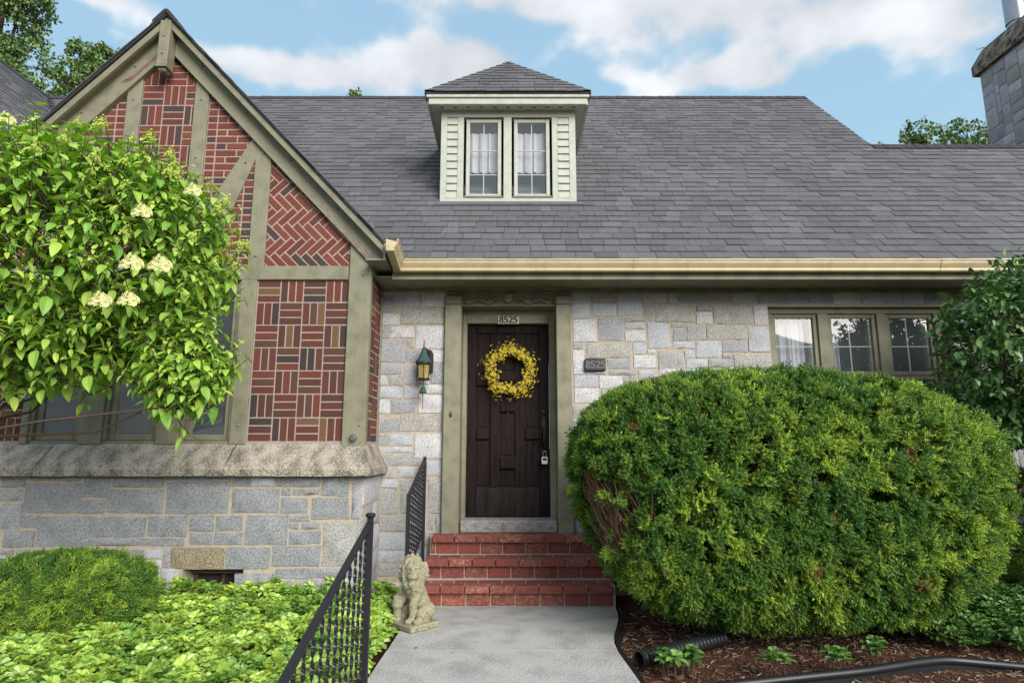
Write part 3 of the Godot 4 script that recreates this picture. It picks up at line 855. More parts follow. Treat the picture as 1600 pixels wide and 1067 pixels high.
		while run < 2.35:
			var xa: float = AXIS + s * run; var xb: float = AXIS + s * (run + 0.155)
			var sh := Mesher.new()
			sh.prism(poly([xa, rake_y(xa, 5.887), xb, rake_y(xb, 5.887), xb, rake_y(xb, 5.905), xa, rake_y(xa, 5.895)]), -8.5, -5.718 + rng.randf_range(-0.01, 0.01))
			part(gr, "shingle_course", sh.mesh(), shingle_tones[rng.randi() % 5])
			run += 0.15
	var cap := Mesher.new()
	cap.prism(poly([AXIS - 0.13, 5.765, AXIS, 5.902, AXIS + 0.13, 5.765, AXIS + 0.13, 5.79, AXIS + 0.02, 5.917, AXIS - 0.02, 5.917, AXIS - 0.13, 5.79]), -8.5, -5.708)
	part(house, "ridge_cap", cap.mesh(), M.roof_edge)
	# pendant block under the peak
	var pen := block(house, "gable_pendant", AXIS - 0.055, AXIS + 0.055, 5.29, 5.80, 5.725, 5.86, ol, 0.006)
	block(pen, "collar", AXIS - 0.06, AXIS + 0.06, 5.265, 5.29, 5.717, 5.862, ol)
	block(pen, "tip", AXIS - 0.045, AXIS + 0.045, 5.225, 5.265, 5.733, 5.85, ol, 0.018)
	bolt(pen, AXIS, 5.62, 5.725); bolt(pen, AXIS, 5.42, 5.725)
	# eave return over the brick side and the fascia of the gable's eave
	block(house, "eave_soffit", -1.42, -1.235, 3.195, 3.215, 5.72, 6.50, ol)
	block(house, "eave_fascia", -1.245, -1.222, 3.19, 3.36, 5.70, 6.06, ol)
	block(house, "frieze_board", -1.425, -1.39, 3.125, 3.196, 5.96, 6.52, ol)
	block(house, "corner_board", -1.455, -1.40, 1.42, 3.19, 6.46, 6.52, ol)
	# round meter cover at the foot of the corner post
	var me := Mesher.new()
	me.lathe(Vector3.ZERO, [Vector2(0.036, 0), Vector2(0.036, 0.02), Vector2(0.03, 0.03), Vector2(0.012, 0.032), Vector2(0, 0.03)], 16)
	part(house, "hose_socket", me.mesh(), M.steel, Transform3D(Basis(Vector3.RIGHT, PI / 2), P(-1.505, 1.50, 5.896)))
	build_bay_windows()

# one window: frame with pane, glazing bars, curtain; d is the face of its frame
func window(called: String, x0: float, x1: float, y0: float, y1: float, d: float, fw: float, m: Material, bars_x: Array, bars_y: Array, curtain: Array, bar_m: Material = null) -> MeshInstance3D:
	var me := Mesher.new()
	me.cbox(P(x0, y0, d + 0.05), P(x0 + fw, y1, d), 0.005)
	me.cbox(P(x1 - fw, y0, d + 0.05), P(x1, y1, d), 0.005)
	me.cbox(P(x0 + fw, y0, d + 0.05), P(x1 - fw, y0 + fw, d + 0.002), 0.005)
	me.cbox(P(x0 + fw, y1 - fw, d + 0.05), P(x1 - fw, y1, d + 0.002), 0.005)
	var f := part(house, called, me.mesh(), m)
	var a := x0 + fw - 0.004; var b := x1 - fw + 0.004; var c := y0 + fw - 0.004; var e := y1 - fw + 0.004
	var gl := Mesher.new()
	gl.quad(P(a, c, d + 0.022), P(b, c, d + 0.022), P(b, e, d + 0.022), P(a, e, d + 0.022))
	part(f, "pane", gl.mesh(), M.glass)
	if bar_m == null: bar_m = M.muntin
	for x in bars_x: block(f, "glazing_bar", x - 0.006, x + 0.006, c, e, d + 0.03, d + 0.045, bar_m, 0.002)
	for y in bars_y: block(f, "glazing_bar", a, b, y - 0.006, y + 0.006, d + 0.027, d + 0.043, bar_m, 0.002)
	for cu in curtain: part(f, "curtain", drape(cu[0], cu[1], cu[2], cu[3], d + (0.40 if called == "casement_window" and x0 < 0.0 else 0.11)), M.curtain)
	return f

func drape(x0: float, x1: float, y0: float, y1: float, d: float) -> ArrayMesh:
	var me := Mesher.new()
	var n := 26
	var ph := rng.randf() * TAU
	var pa := []
	for i in n + 1:
		var s := i / float(n)
		var z := 0.014 * sin(s * 26.0 + ph) + 0.009 * sin(s * 47.0 + ph * 2.3)
		pa.append([P(lerpf(x0, x1, s), y0, d - z * 1.3), P(lerpf(x0, x1, s), y1, d - z * 0.7)])
	for i in n: me.quad(pa[i][0], pa[i + 1][0], pa[i + 1][1], pa[i][1])
	return me.mesh()

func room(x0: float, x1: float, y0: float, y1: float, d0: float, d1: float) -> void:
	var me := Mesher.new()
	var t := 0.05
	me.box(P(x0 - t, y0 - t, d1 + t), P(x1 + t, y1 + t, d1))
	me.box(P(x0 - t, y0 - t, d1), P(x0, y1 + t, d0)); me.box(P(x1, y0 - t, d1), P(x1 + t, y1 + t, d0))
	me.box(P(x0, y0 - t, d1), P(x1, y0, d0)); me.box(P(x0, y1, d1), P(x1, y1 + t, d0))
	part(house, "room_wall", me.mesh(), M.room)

func build_bay_windows() -> void:
	var ol: Material = M.olive
	for q in [[-2.69, -2.535], [-3.395, -3.18], [-4.13, -3.915], [-4.69, -4.62]]:
		var p := slab(house, "window_post", rect(q[0], 1.44, q[1], 3.06), 6.04, GABLE_D, ol)
		bolt(p, (q[0] + q[1]) / 2, 1.62, GABLE_D)
	for q in [[-3.18, -2.69], [-3.915, -3.395], [-4.62, -4.13]]:
		block(house, "window_sill", q[0] + 0.002, q[1] - 0.002, 1.44, 1.475, 5.93, 6.04, ol)
		var mid: float = (q[0] + q[1]) / 2
		window("casement_window", q[0] + 0.03, q[1] - 0.03, 1.478, 3.045, 5.965, 0.055, ol, [], [], [[mid - 0.03, mid + 0.13, 1.5, 3.03]])
		for x in [q[0] + 0.002, q[1] - 0.028]: block(house, "window_stop", x, x + 0.026, 1.478, 3.045, 5.925, 6.03, ol)
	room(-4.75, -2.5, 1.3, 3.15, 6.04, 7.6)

func build_window_bank() -> void:
	var ol: Material = M.olive
	var d := 6.60
	block(house, "window_head", 2.79, 4.745, 2.86, 2.918, d - 0.01, d + 0.12, ol)
	for q in [[2.79, 2.845], [3.352, 3.463], [3.999, 4.101], [4.628, 4.745]]:
		block(house, "window_mullion", q[0], q[1], 1.56, 2.86, d - 0.015, d + 0.12, ol)
	block(house, "window_ledge", 2.79, 4.745, 1.50, 1.56, 6.44, d + 0.12, M.sill_stone)
	var gx := [[2.845, 3.352], [3.463, 3.999], [4.101, 4.628]]
	for i in 3:
		var q: Array = gx[i]
		var a: float = q[0] + 0.002; var b: float = q[1] - 0.002
		var mid := (a + b) / 2
		var cur := []
		if i == 0: cur = [[a + 0.02, mid + 0.14, 2.2, 2.84], [a + 0.02, mid + 0.14, 1.57, 2.2]]
		if i == 1: cur = [[a + 0.02, a + 0.16, 1.57, 2.84]]
		window("casement_window", a, b, 2.18, 2.857, d + 0.01, 0.045, ol, [mid - 0.02], [2.50], cur)
		window("casement_window", a, b, 1.565, 2.176, d + 0.01, 0.045, ol, [mid - 0.02], [], [])
		block(house, "window_stop", b - 0.075, b - 0.047, 1.62, 2.80, d + 0.04, d + 0.10, ol)
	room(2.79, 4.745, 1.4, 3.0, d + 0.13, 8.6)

# ---- roofs
func shingle_unit(thick: float) -> ArrayMesh:
	var me := Mesher.new()
	var a := Vector3(-0.5, 0, thick); var b := Vector3(0.5, 0, thick); var c := Vector3(0.5, 0.17, 0.002); var e := Vector3(-0.5, 0.17, 0.002)
	me.quad(a, b, c, e)
	me.quad(Vector3(-0.5, 0, 0), Vector3(0.5, 0, 0), b, a)
	me.tri(Vector3(-0.5, 0, 0), a, e); me.tri(b, Vector3(0.5, 0, 0), c)
	return me.mesh()

func add_shingle(me: Mesher, o: Vector3, x: Vector3, u: Vector3, n: Vector3, w: float, thick: float) -> void:
	var a := o - x * (w / 2) + n * thick; var b := o + x * (w / 2) + n * thick
	var c := o + x * (w / 2) + u * 0.17 + n * 0.002; var e := o - x * (w / 2) + u * 0.17 + n * 0.002
	me.quad(a, b, c, e)
	me.quad(o - x * (w / 2), o + x * (w / 2), b, a)
	me.tri(o - x * (w / 2), a, e); me.tri(b, o + x * (w / 2), c)

# courses of shingles from o upwards; span(course) gives [from, to] along x; single(course, x) says which are parts of their own
func shingles(roof: Node3D, o: Vector3, x: Vector3, u: Vector3, courses: int, span: Callable, single: Callable) -> void:
	var n := x.cross(u).normalized()
	var field := Mesher.new()
	var tone_noise := FastNoiseLite.new()
	tone_noise.seed = 77; tone_noise.frequency = 0.5
	for k in courses:
		var sp: Array = span.call(k)
		var at: float = sp[0] - rng.randf() * 0.15
		while at < sp[1]:
			var w := rng.randf_range(0.13, 0.26)
			var a := maxf(at, sp[0]); var b := minf(at + w, sp[1])
			at += w
			if b - a < 0.02: continue
			var mid := (a + b) / 2
			var thick := 0.009 if rng.randf() < 0.35 else 0.016
			var p := o + x * mid + u * (k * 0.14 + rng.randf_range(-0.004, 0.004))
			var stain := tone_noise.get_noise_2d(mid * 1.6, k * 0.14 * 0.7)
			var tone: int = [0, 3, 1, 4, 2][clampi(int(2.5 + stain * 3.2 + rng.randfn(0, 1.0)), 0, 4)]
			if single.call(k, mid):
				part(roof, "shingle", shingle_meshes[0 if thick < 0.012 else 1], shingle_tones[tone], Transform3D(Basis(x * (b - a - 0.004), u, n), p))
			else:
				field.col = shingle_tones[tone].albedo_color.srgb_to_linear()
				add_shingle(field, p, x, u, n, b - a - 0.004, thick)
	if not field.v.is_empty():
		part(roof, "shingle_field", field.mesh(), M.shingle_field).set_meta("kind", "stuff")

func build_roof() -> void:
	shingle_meshes = [shingle_unit(0.009), shingle_unit(0.016)]
	var u := Vector3(0, SLOPE, -1).normalized()
	var x := Vector3.RIGHT
	var ry := 7.535; var rd := EAVE_D + (ry - EAVE_Y) / SLOPE       # main ridge
	var ly := 5.69; var ld := EAVE_D + (ly - EAVE_Y) / SLOPE        # ridge of the lower wing to the right
	var xr := 5.20
	# deck: front and back planes of the main roof and of the lower roof
	var deck := Mesher.new()
	var th := 0.10
	var pl := func(x0: float, x1: float, y0: float, d0: float, y1: float, d1: float):
		deck.quad(P(x0, y0, d0), P(x1, y0, d0), P(x1, y1, d1), P(x0, y1, d1))
		deck.quad(P(x1, y0 - th, d0 + 0.03), P(x0, y0 - th, d0 + 0.03), P(x0, y1 - th, d1 + 0.03), P(x1, y1 - th, d1 + 0.03))
		deck.quad(P(x0, y0 - th, d0 + 0.03), P(x1, y0 - th, d0 + 0.03), P(x1, y0, d0), P(x0, y0, d0))
		deck.quad(P(x1, y0 - th, d0 + 0.03), P(x1, y1 - th, d1 + 0.03), P(x1, y1, d1), P(x1, y0, d0))
	var e0y := EAVE_Y + 0.02; var e0d := EAVE_D + 0.02 / SLOPE
	pl.call(-8.3, xr, e0y, e0d, ry, rd)
	pl.call(xr, 10.5, e0y, e0d, ly, ld)
	deck.quad(P(-8.3, ry, rd), P(xr, ry, rd), P(xr, ry - 4.2, rd + 4.0), P(-8.3, ry - 4.2, rd + 4.0))
	deck.quad(P(xr, ly, ld), P(10.5, ly, ld), P(10.5, ly - 2.4, ld + 2.3), P(xr, ly - 2.4, ld + 2.3))
	deck.tri(P(xr, ry, rd), P(xr, ly, ld), P(xr, ry - 4.2, rd + 4.0))
	var roof := part(house, "main_roof", deck.mesh(), M.roof_edge)
	var n := Vector3(0, 1, SLOPE).normalized()
	var courses := int(Vector2(rd - EAVE_D, ry - EAVE_Y).length() / 0.14)
	var low_courses := int(Vector2(ld - EAVE_D, ly - EAVE_Y).length() / 0.14)
	var o := P(0, EAVE_Y, EAVE_D) + n * 0.004
	var span := func(k: int):
		var xl: float = -8.22 + clampf((rd - EAVE_D) - k * 0.14 * 0.688, 0.0, 6.0)
		return [minf(xl, -3.4), xr if k > low_courses else 10.4]
	var single := func(k: int, mx: float): return k < 9 and mx > -1.3 and mx < 5.6 + k * 0.1
	shingles(roof, o, x, u, courses, span, single)
	# ridge caps
	var cap := Mesher.new()
	var at := -8.2
	while at < xr:
		var w := minf(0.2, xr - at)
		var lift := rng.randf_range(0.0, 0.006)
		for s in [-1.0, 1.0]:
			var a := P(at, ry + 0.028 + lift, rd); var b := P(at + w, ry + 0.020 + lift, rd)
			var dn := Vector3(0, -SLOPE * 0.11, s * 0.11)
			cap.quad(a + dn, b + dn, b, a) if s > 0 else cap.quad(a, b, b + dn, a + dn)
		at += 0.15
	at = xr - 0.02
	while at < 10.4:
		var lift := rng.randf_range(0.0, 0.006)
		var dn := Vector3(0, -SLOPE * 0.11, 0.11)
		cap.quad(P(at, ly + 0.035 + lift, ld) + dn, P(at + 0.2, ly + 0.03, ld) + dn, P(at + 0.2, ly + 0.03, ld), P(at, ly + 0.035 + lift, ld))
		at += 0.15
	part(roof, "ridge_cap", cap.mesh(), M.roof_edge)
	# cross wing on the far left: the slope that faces the front door
	var wx := -8.22
	var wu := Vector3(-1, SLOPE, 0).normalized()
	var wd := Mesher.new()
	var ex := -5.1; var ey := ry - SLOPE * (ex - wx)
	wd.quad(P(ex, ey - 0.01, 6.2), P(ex, ey - 0.01, rd), P(wx, ry - 0.01, rd), P(wx, ry - 0.01, 6.2))
	wd.quad(P(wx, ry - 0.01, 6.2), P(wx, ry - 0.01, rd), P(-11.4, ry - 3.4, rd), P(-11.4, ry - 3.4, 6.2))
	wd.tri(P(ex, ey - 0.01, 6.2), P(wx, ry - 0.01, 6.2), P(-11.4, ry - 3.4, 6.2))
	var wing := part(house, "wing_roof", wd.mesh(), M.roof_edge)
	var wl := Vector2(ex - wx, ey - ry).length()
	var zdir := Vector3(0, 0, -1)
	var wspan := func(k: int): return [6.2, rd - maxf(0.0, (wl - k * 0.14) * 0.688) * 1.0]
	shingles(wing, Vector3(ex, ey, 0), zdir, wu, int(wl / 0.14), wspan, func(_k, _x): return false)
	var wc := Mesher.new()
	at = 6.2
	while at < rd:
		var hi := P(wx, ry + 0.03, at + 0.0); var hj := P(wx, ry + 0.024, at + 0.19)
		var ds := Vector3(0.10, -0.10 * SLOPE, 0)
		wc.quad(hi + ds, hj + ds, hj, hi); wc.quad(hi, hj, hj + ds * Vector3(-1, 1, 1), hi + ds * Vector3(-1, 1, 1)); wc.tri(hi + ds, hi, hi + ds * Vector3(-1, 1, 1))
		at += 0.15
	part(wing, "ridge_cap", wc.mesh(), M.roof_edge)

func gutter_profile(s: float) -> PackedVector2Array:   # (out, up): a moulded front, back wall at out = 0
	return poly([0, 0, 0.075 * s, 0.0, 0.082 * s, 0.012, 0.078 * s, 0.03, 0.092 * s, 0.05, 0.108 * s, 0.075, 0.112 * s, 0.1, 0.12 * s, 0.104, 0.12 * s, 0.118, 0.108 * s, 0.118, 0.1 * s, 0.085, 0.085 * s, 0.056, 0.068 * s, 0.03, 0.07 * s, 0.012, 0.008, 0.012, 0.008, 0.118, 0, 0.118])

func sweep(me: Mesher, prof: PackedVector2Array, a: Array, b: Array) -> void:
	# a, b: [origin, out vector] at either end
	var m := prof.size()
	for i in m:
		var j := (i + 1) % m
		var p := func(e: Array, k: int) -> Vector3: return e[0] + e[1] * prof[k].x + Vector3.UP * prof[k].y
		me.quad(p.call(a, i), p.call(b, i), p.call(b, j), p.call(a, j))

func build_gutter() -> void:
	var ol: Material = M.olive
	var prof := gutter_profile(1.0)
	var me := Mesher.new()
	var y := EAVE_Y - 0.125
	# along the main eave, mitred at the inner corner, then along the gable's eave
	var corner := P(-1.195, y, 6.02)
	sweep(me, prof, [corner, Vector3(1, 0, 1)], [P(10.4, y, 6.02), Vector3(0, 0, 1)])
	var run := part(house, "gutter", me.mesh(), M.cream)
	var mg := Mesher.new()
	var y2 := y + 0.10
	sweep(mg, prof, [P(-1.20, y2, 5.60), Vector3(1, 0, 0)], [corner, Vector3(1, 0, 1)])
	var capm := PackedVector2Array()
	for i in 11: capm.append(prof[i])
	capm.append(Vector2(0, 0.118))
	mg.prism(capm, -5.604, -5.597, 0.0, Transform3D(Basis.IDENTITY, Vector3(-1.20, y2, 0)))
	part(run, "return_gutter", mg.mesh(), M.cream)
	for gx in [1.22, 4.3, 7.4]:
		var sm := Mesher.new()
		var wide := PackedVector2Array()
		for q in prof: wide.append(Vector2(q.x + 0.0025 * signf(q.x), q.y - 0.002))
		sweep(sm, wide, [P(gx, y, 6.02), Vector3(0, 0, 1)], [P(gx + 0.05, y, 6.02), Vector3(0, 0, 1)])
		part(run, "seam", sm.mesh(), M.cream)
	block(house, "eave_fascia", -1.22, 10.4, 3.10, 3.262, 6.024, 6.05, ol)
	block(house, "fascia_lip", -1.22, 10.4, 3.085, 3.115, 6.010, 6.046, ol)
	block(house, "eave_soffit", -1.40, 10.4, 3.118, 3.135, 6.05, 6.56, ol)
	block(house, "frieze_board", 0.636, 10.4, 3.075, 3.119, 6.49, 6.54, ol)
	block(house, "frieze_board", -1.40, -0.724, 3.085, 3.119, 6.49, 6.54, ol)

func build_dormer() -> void:
	var pa: Material = M.pale
	var d := 6.90
	var x0 := -0.86; var x1 := 0.768; var yb := 4.285; var yt := 5.50
	var cx := (x0 + x1) / 2
	var X := func(c: float) -> float: return x0 + (c - 200.0) / 868.0 * (x1 - x0)
	var Y := func(c: float) -> float: return yb + (968.0 - c) / (968.0 - 400.0) * (5.44 - yb)
	# cheeks and core, with the two window openings left free
	var core := Mesher.new()
	for q in [[x0 + 0.004, X.call(345)], [X.call(605), X.call(655)], [X.call(918), x1 - 0.004]]:
		core.box(P(q[0], yb - 0.1, 7.0), P(q[1], yt, d + 0.012))
	core.box(P(X.call(345), yb - 0.1, 7.0), P(X.call(918), Y.call(935), d + 0.012)); core.box(P(X.call(345), Y.call(430), 7.0), P(X.call(918), yt, d + 0.012))
	core.box(P(x0 + 0.004, yb - 0.1, 8.3), P(x0 + 0.08, yt, 7.0)); core.box(P(x1 - 0.08, yb - 0.1, 8.3), P(x1 - 0.004, yt, 7.0))
	var dw := part(house, "dormer_wall", core.mesh(), pa)
	for q in [[200, 240], [308, 347], [604, 656], [916, 952], [1026, 1068]]:
		block(dw, "trim_board", X.call(q[0]), X.call(q[1]), Y.call(945), Y.call(432), d - 0.006, d + 0.012, pa, 0.003)
	block(dw, "trim_board", x0, x1, Y.call(432), yt, d - 0.010, d + 0.012, pa, 0.003)
	block(dw, "trim_board", x0, x1, yb, Y.call(945), d - 0.012, d + 0.012, pa, 0.003)
	for c in [[241, 307], [953, 1025]]:
		var n := 11
		for k in n:
			var ya: float = lerpf(Y.call(944), Y.call(433), k / float(n)); var ye: float = lerpf(Y.call(944), Y.call(433), (k + 1) / float(n))
			var me := Mesher.new()
			var a: float = X.call(c[0]); var b: float = X.call(c[1])
			me.quad(P(a, ya, d - 0.012), P(b, ya, d - 0.012), P(b, ye, d + 0.008), P(a, ye, d + 0.008))
			me.quad(P(a, ya, d + 0.012), P(b, ya, d + 0.012), P(b, ya, d - 0.012), P(a, ya, d - 0.012))
			part(dw, "clapboard", me.mesh(), pa)
	for q in [[347, 604, 385, 567], [656, 916, 700, 885]]:
		var a: float = X.call(q[0]); var b: float = X.call(q[1])
		var mid := (a + b) / 2
		var top: float = Y.call(433); var bot: float = Y.call(940)
		window("dormer_window", a + 0.028, b - 0.028, bot + 0.012, top - 0.012, d + 0.02, 0.044, pa, [mid], [lerpf(bot, top, 0.60), lerpf(bot, top, 0.3)],
			[[a + 0.04, b - 0.04, lerpf(bot, top, 0.36), lerpf(bot, top, 0.86)]])
		block(house, "dormer_sill", a + 0.01, b - 0.01, bot - 0.006, bot + 0.016, d - 0.022, d + 0.05, M.olive)
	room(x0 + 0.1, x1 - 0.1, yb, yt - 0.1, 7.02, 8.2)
	# lead apron
	var fl := Mesher.new()
	var u := Vector3(0, SLOPE, -1).normalized(); var n2 := Vector3(0, 1, SLOPE).normalized()
	var fo := P(0, yb - 0.02, d - 0.02) + n2 * 0.02
	fl.quad(fo + Vector3(x0 - 0.05, 0, 0) - u * 0.09, fo + Vector3(x1 + 0.08, 0, 0) - u * 0.09, fo + Vector3(x1 + 0.06, 0, 0), fo + Vector3(x0 - 0.05, 0, 0))
	part(house, "lead_apron", fl.mesh(), M.lead)
	# hipped roof: eaves at ey round a box, apex over the middle
	var ea := -1.045; var eb := 0.945; var ey := 5.585; var ed := 6.70
	var half := (eb - ea) / 2
	var ap := P((ea + eb) / 2, ey + half * SLOPE, ed + half)
	var back := EAVE_D + (ey - EAVE_Y) / SLOPE
	var rb := EAVE_D + (ap.y - EAVE_Y) / SLOPE
	var deck := Mesher.new()
	deck.tri(P(ea, ey, ed), P(eb, ey, ed), ap)
	deck.quad(P(eb, ey, ed), P(eb, ey, back), P(ap.x, ap.y, rb), ap)
	deck.quad(P(ea, ey, back), P(ea, ey, ed), ap, P(ap.x, ap.y, rb))
	deck.quad(P(ea, ey - 0.012, back), P(eb, ey - 0.012, back), P(eb, ey - 0.012, ed), P(ea, ey - 0.012, ed))
	deck.quad(P(ea, ey - 0.012, ed), P(eb, ey - 0.012, ed), P(eb, ey, ed), P(ea, ey, ed))
	deck.quad(P(ea, ey - 0.012, back), P(ea, ey - 0.012, ed), P(ea, ey, ed), P(ea, ey, back))
	deck.quad(P(eb, ey - 0.012, ed), P(eb, ey - 0.012, back), P(eb, ey, back), P(eb, ey, ed))
	var roof := part(house, "dormer_roof", deck.mesh(), M.roof_edge)
	var rows := int(half * sqrt(1 + SLOPE * SLOPE) / 0.14)
	var span := func(k: int): var inset: float = (k + 1) * 0.14 * 0.688; return [ea + inset, eb - inset]
	shingles(roof, P(0, ey, ed - 0.012) + n2 * 0.004, Vector3.RIGHT, u, rows, span, func(_k, _x): return true)
	for s in [-1.0, 1.0]:
		var hip := Mesher.new()
		var e := P(ea if s < 0 else eb, ey + 0.012, ed)
		for k in 12:
			var a := e.lerp(ap + Vector3(0, 0.02, 0), k / 12.0); var b := e.lerp(ap + Vector3(0, 0.02, 0), (k + 1.25) / 12.0)
			a.y += 0.012
			var nar := minf(1.0, (12 - k) / 4.0)
			var w := Vector3(-s * 0.20 * nar, 0.0, 0.0); var w2 := Vector3(0, 0, -0.12)
			a.z += 0.012; b.z += 0.012
			if s < 0: hip.quad(a, a + w * 1.0, b + w, b); hip.quad(a + w2, a, b, b + w2)
			else: hip.quad(a + w, a, b, b + w); hip.quad(a, a + w2, b + w2, b)
		part(roof, "hip_cap", hip.mesh(), shingle_tones[1])
	# eaves: fascia in two steps and vented soffit
	block(house, "dormer_fascia", ea + 0.02, eb - 0.02, ey - 0.055, ey - 0.014, ed + 0.012, ed + 0.04, pa)
	block(house, "dormer_fascia", ea + 0.05, eb - 0.05, ey - 0.135, ey - 0.056, ed + 0.032, ed + 0.06, pa)
	for s in [ea + 0.03, eb - 0.06]:
		block(house, "dormer_fascia", s, s + 0.03, ey - 0.13, ey - 0.014, ed + 0.062, back - 0.02, pa)
	block(house, "dormer_soffit", ea + 0.062, eb - 0.062, ey - 0.125, ey - 0.112, ed + 0.062, back - 0.05, pa)
	for k in 11:
		var x := lerpf(ea + 0.2, eb - 0.2, k / 10.0)
		block(house, "soffit_vent", x - 0.025, x + 0.025, ey - 0.13, ey - 0.1255, ed + 0.11, ed + 0.125, M.room, 0.001)

func build_chimney() -> void:
	var x := 8.0
	var me := Mesher.new()
	me.box(P(x + 0.004, 4.5, 9.55), P(9.4, 7.75, 8.50))
	var ch := part(house, "chimney", me.mesh(), M.mortar)
	var side := Transform3D(Basis(Vector3.UP, -PI / 2), Vector3(x + 0.002, 0, 0))
	fill_stones(ch, Vector2(-9.55, 4.6), Vector2(-8.5, 7.72), 0.085, [], [], side, Vector2i(4, 4), 0.7)
	var front := Transform3D(Basis.IDENTITY, P(0, 0, 8.498))
	fill_stones(ch, Vector2(8.0, 5.4), Vector2(9.4, 7.72), 0.085, [], [], front, Vector2i(4, 4), 0.7)
	var cap := Mesher.new()
	cap.box(P(x - 0.07, 7.69, 9.63), P(9.5, 7.86, 8.42))
	var lo := [P(x - 0.07, 7.86, 9.63), P(x - 0.07, 7.86, 8.42), P(9.5, 7.86, 8.42), P(9.5, 7.86, 9.63)]
	var hi := [P(x + 0.05, 8.12, 9.5), P(x + 0.05, 8.12, 8.55), P(9.35, 8.12, 8.55), P(9.35, 8.12, 9.5)]
	for i in 4: cap.quad(lo[i], lo[(i + 1) % 4], hi[(i + 1) % 4], hi[i])
	cap.quad(hi[0], hi[1], hi[2], hi[3])
	part(ch, "chimney_cap", cap.mesh(), M.cap_stone)
	for q in [[8.40, 9.15], [8.78, 9.0]]:
		var fl := Mesher.new()
		fl.lathe(P(q[0], 8.1, q[1]), [Vector2(0.13, 0), Vector2(0.13, 0.26), Vector2(0.15, 0.27), Vector2(0.15, 0.75), Vector2(0.1, 0.8), Vector2(0, 0.8)], 20)
		part(ch, "flue", fl.mesh(), M.steel)
	var wire := Mesher.new()
	wire.tube([P(8.05, 8.0, 9.3), P(7.95, 8.06, 9.35), P(7.86, 8.05, 9.4)], [0.006, 0.006, 0.005], 5)
	part(ch, "wire", wire.mesh(), M.iron)

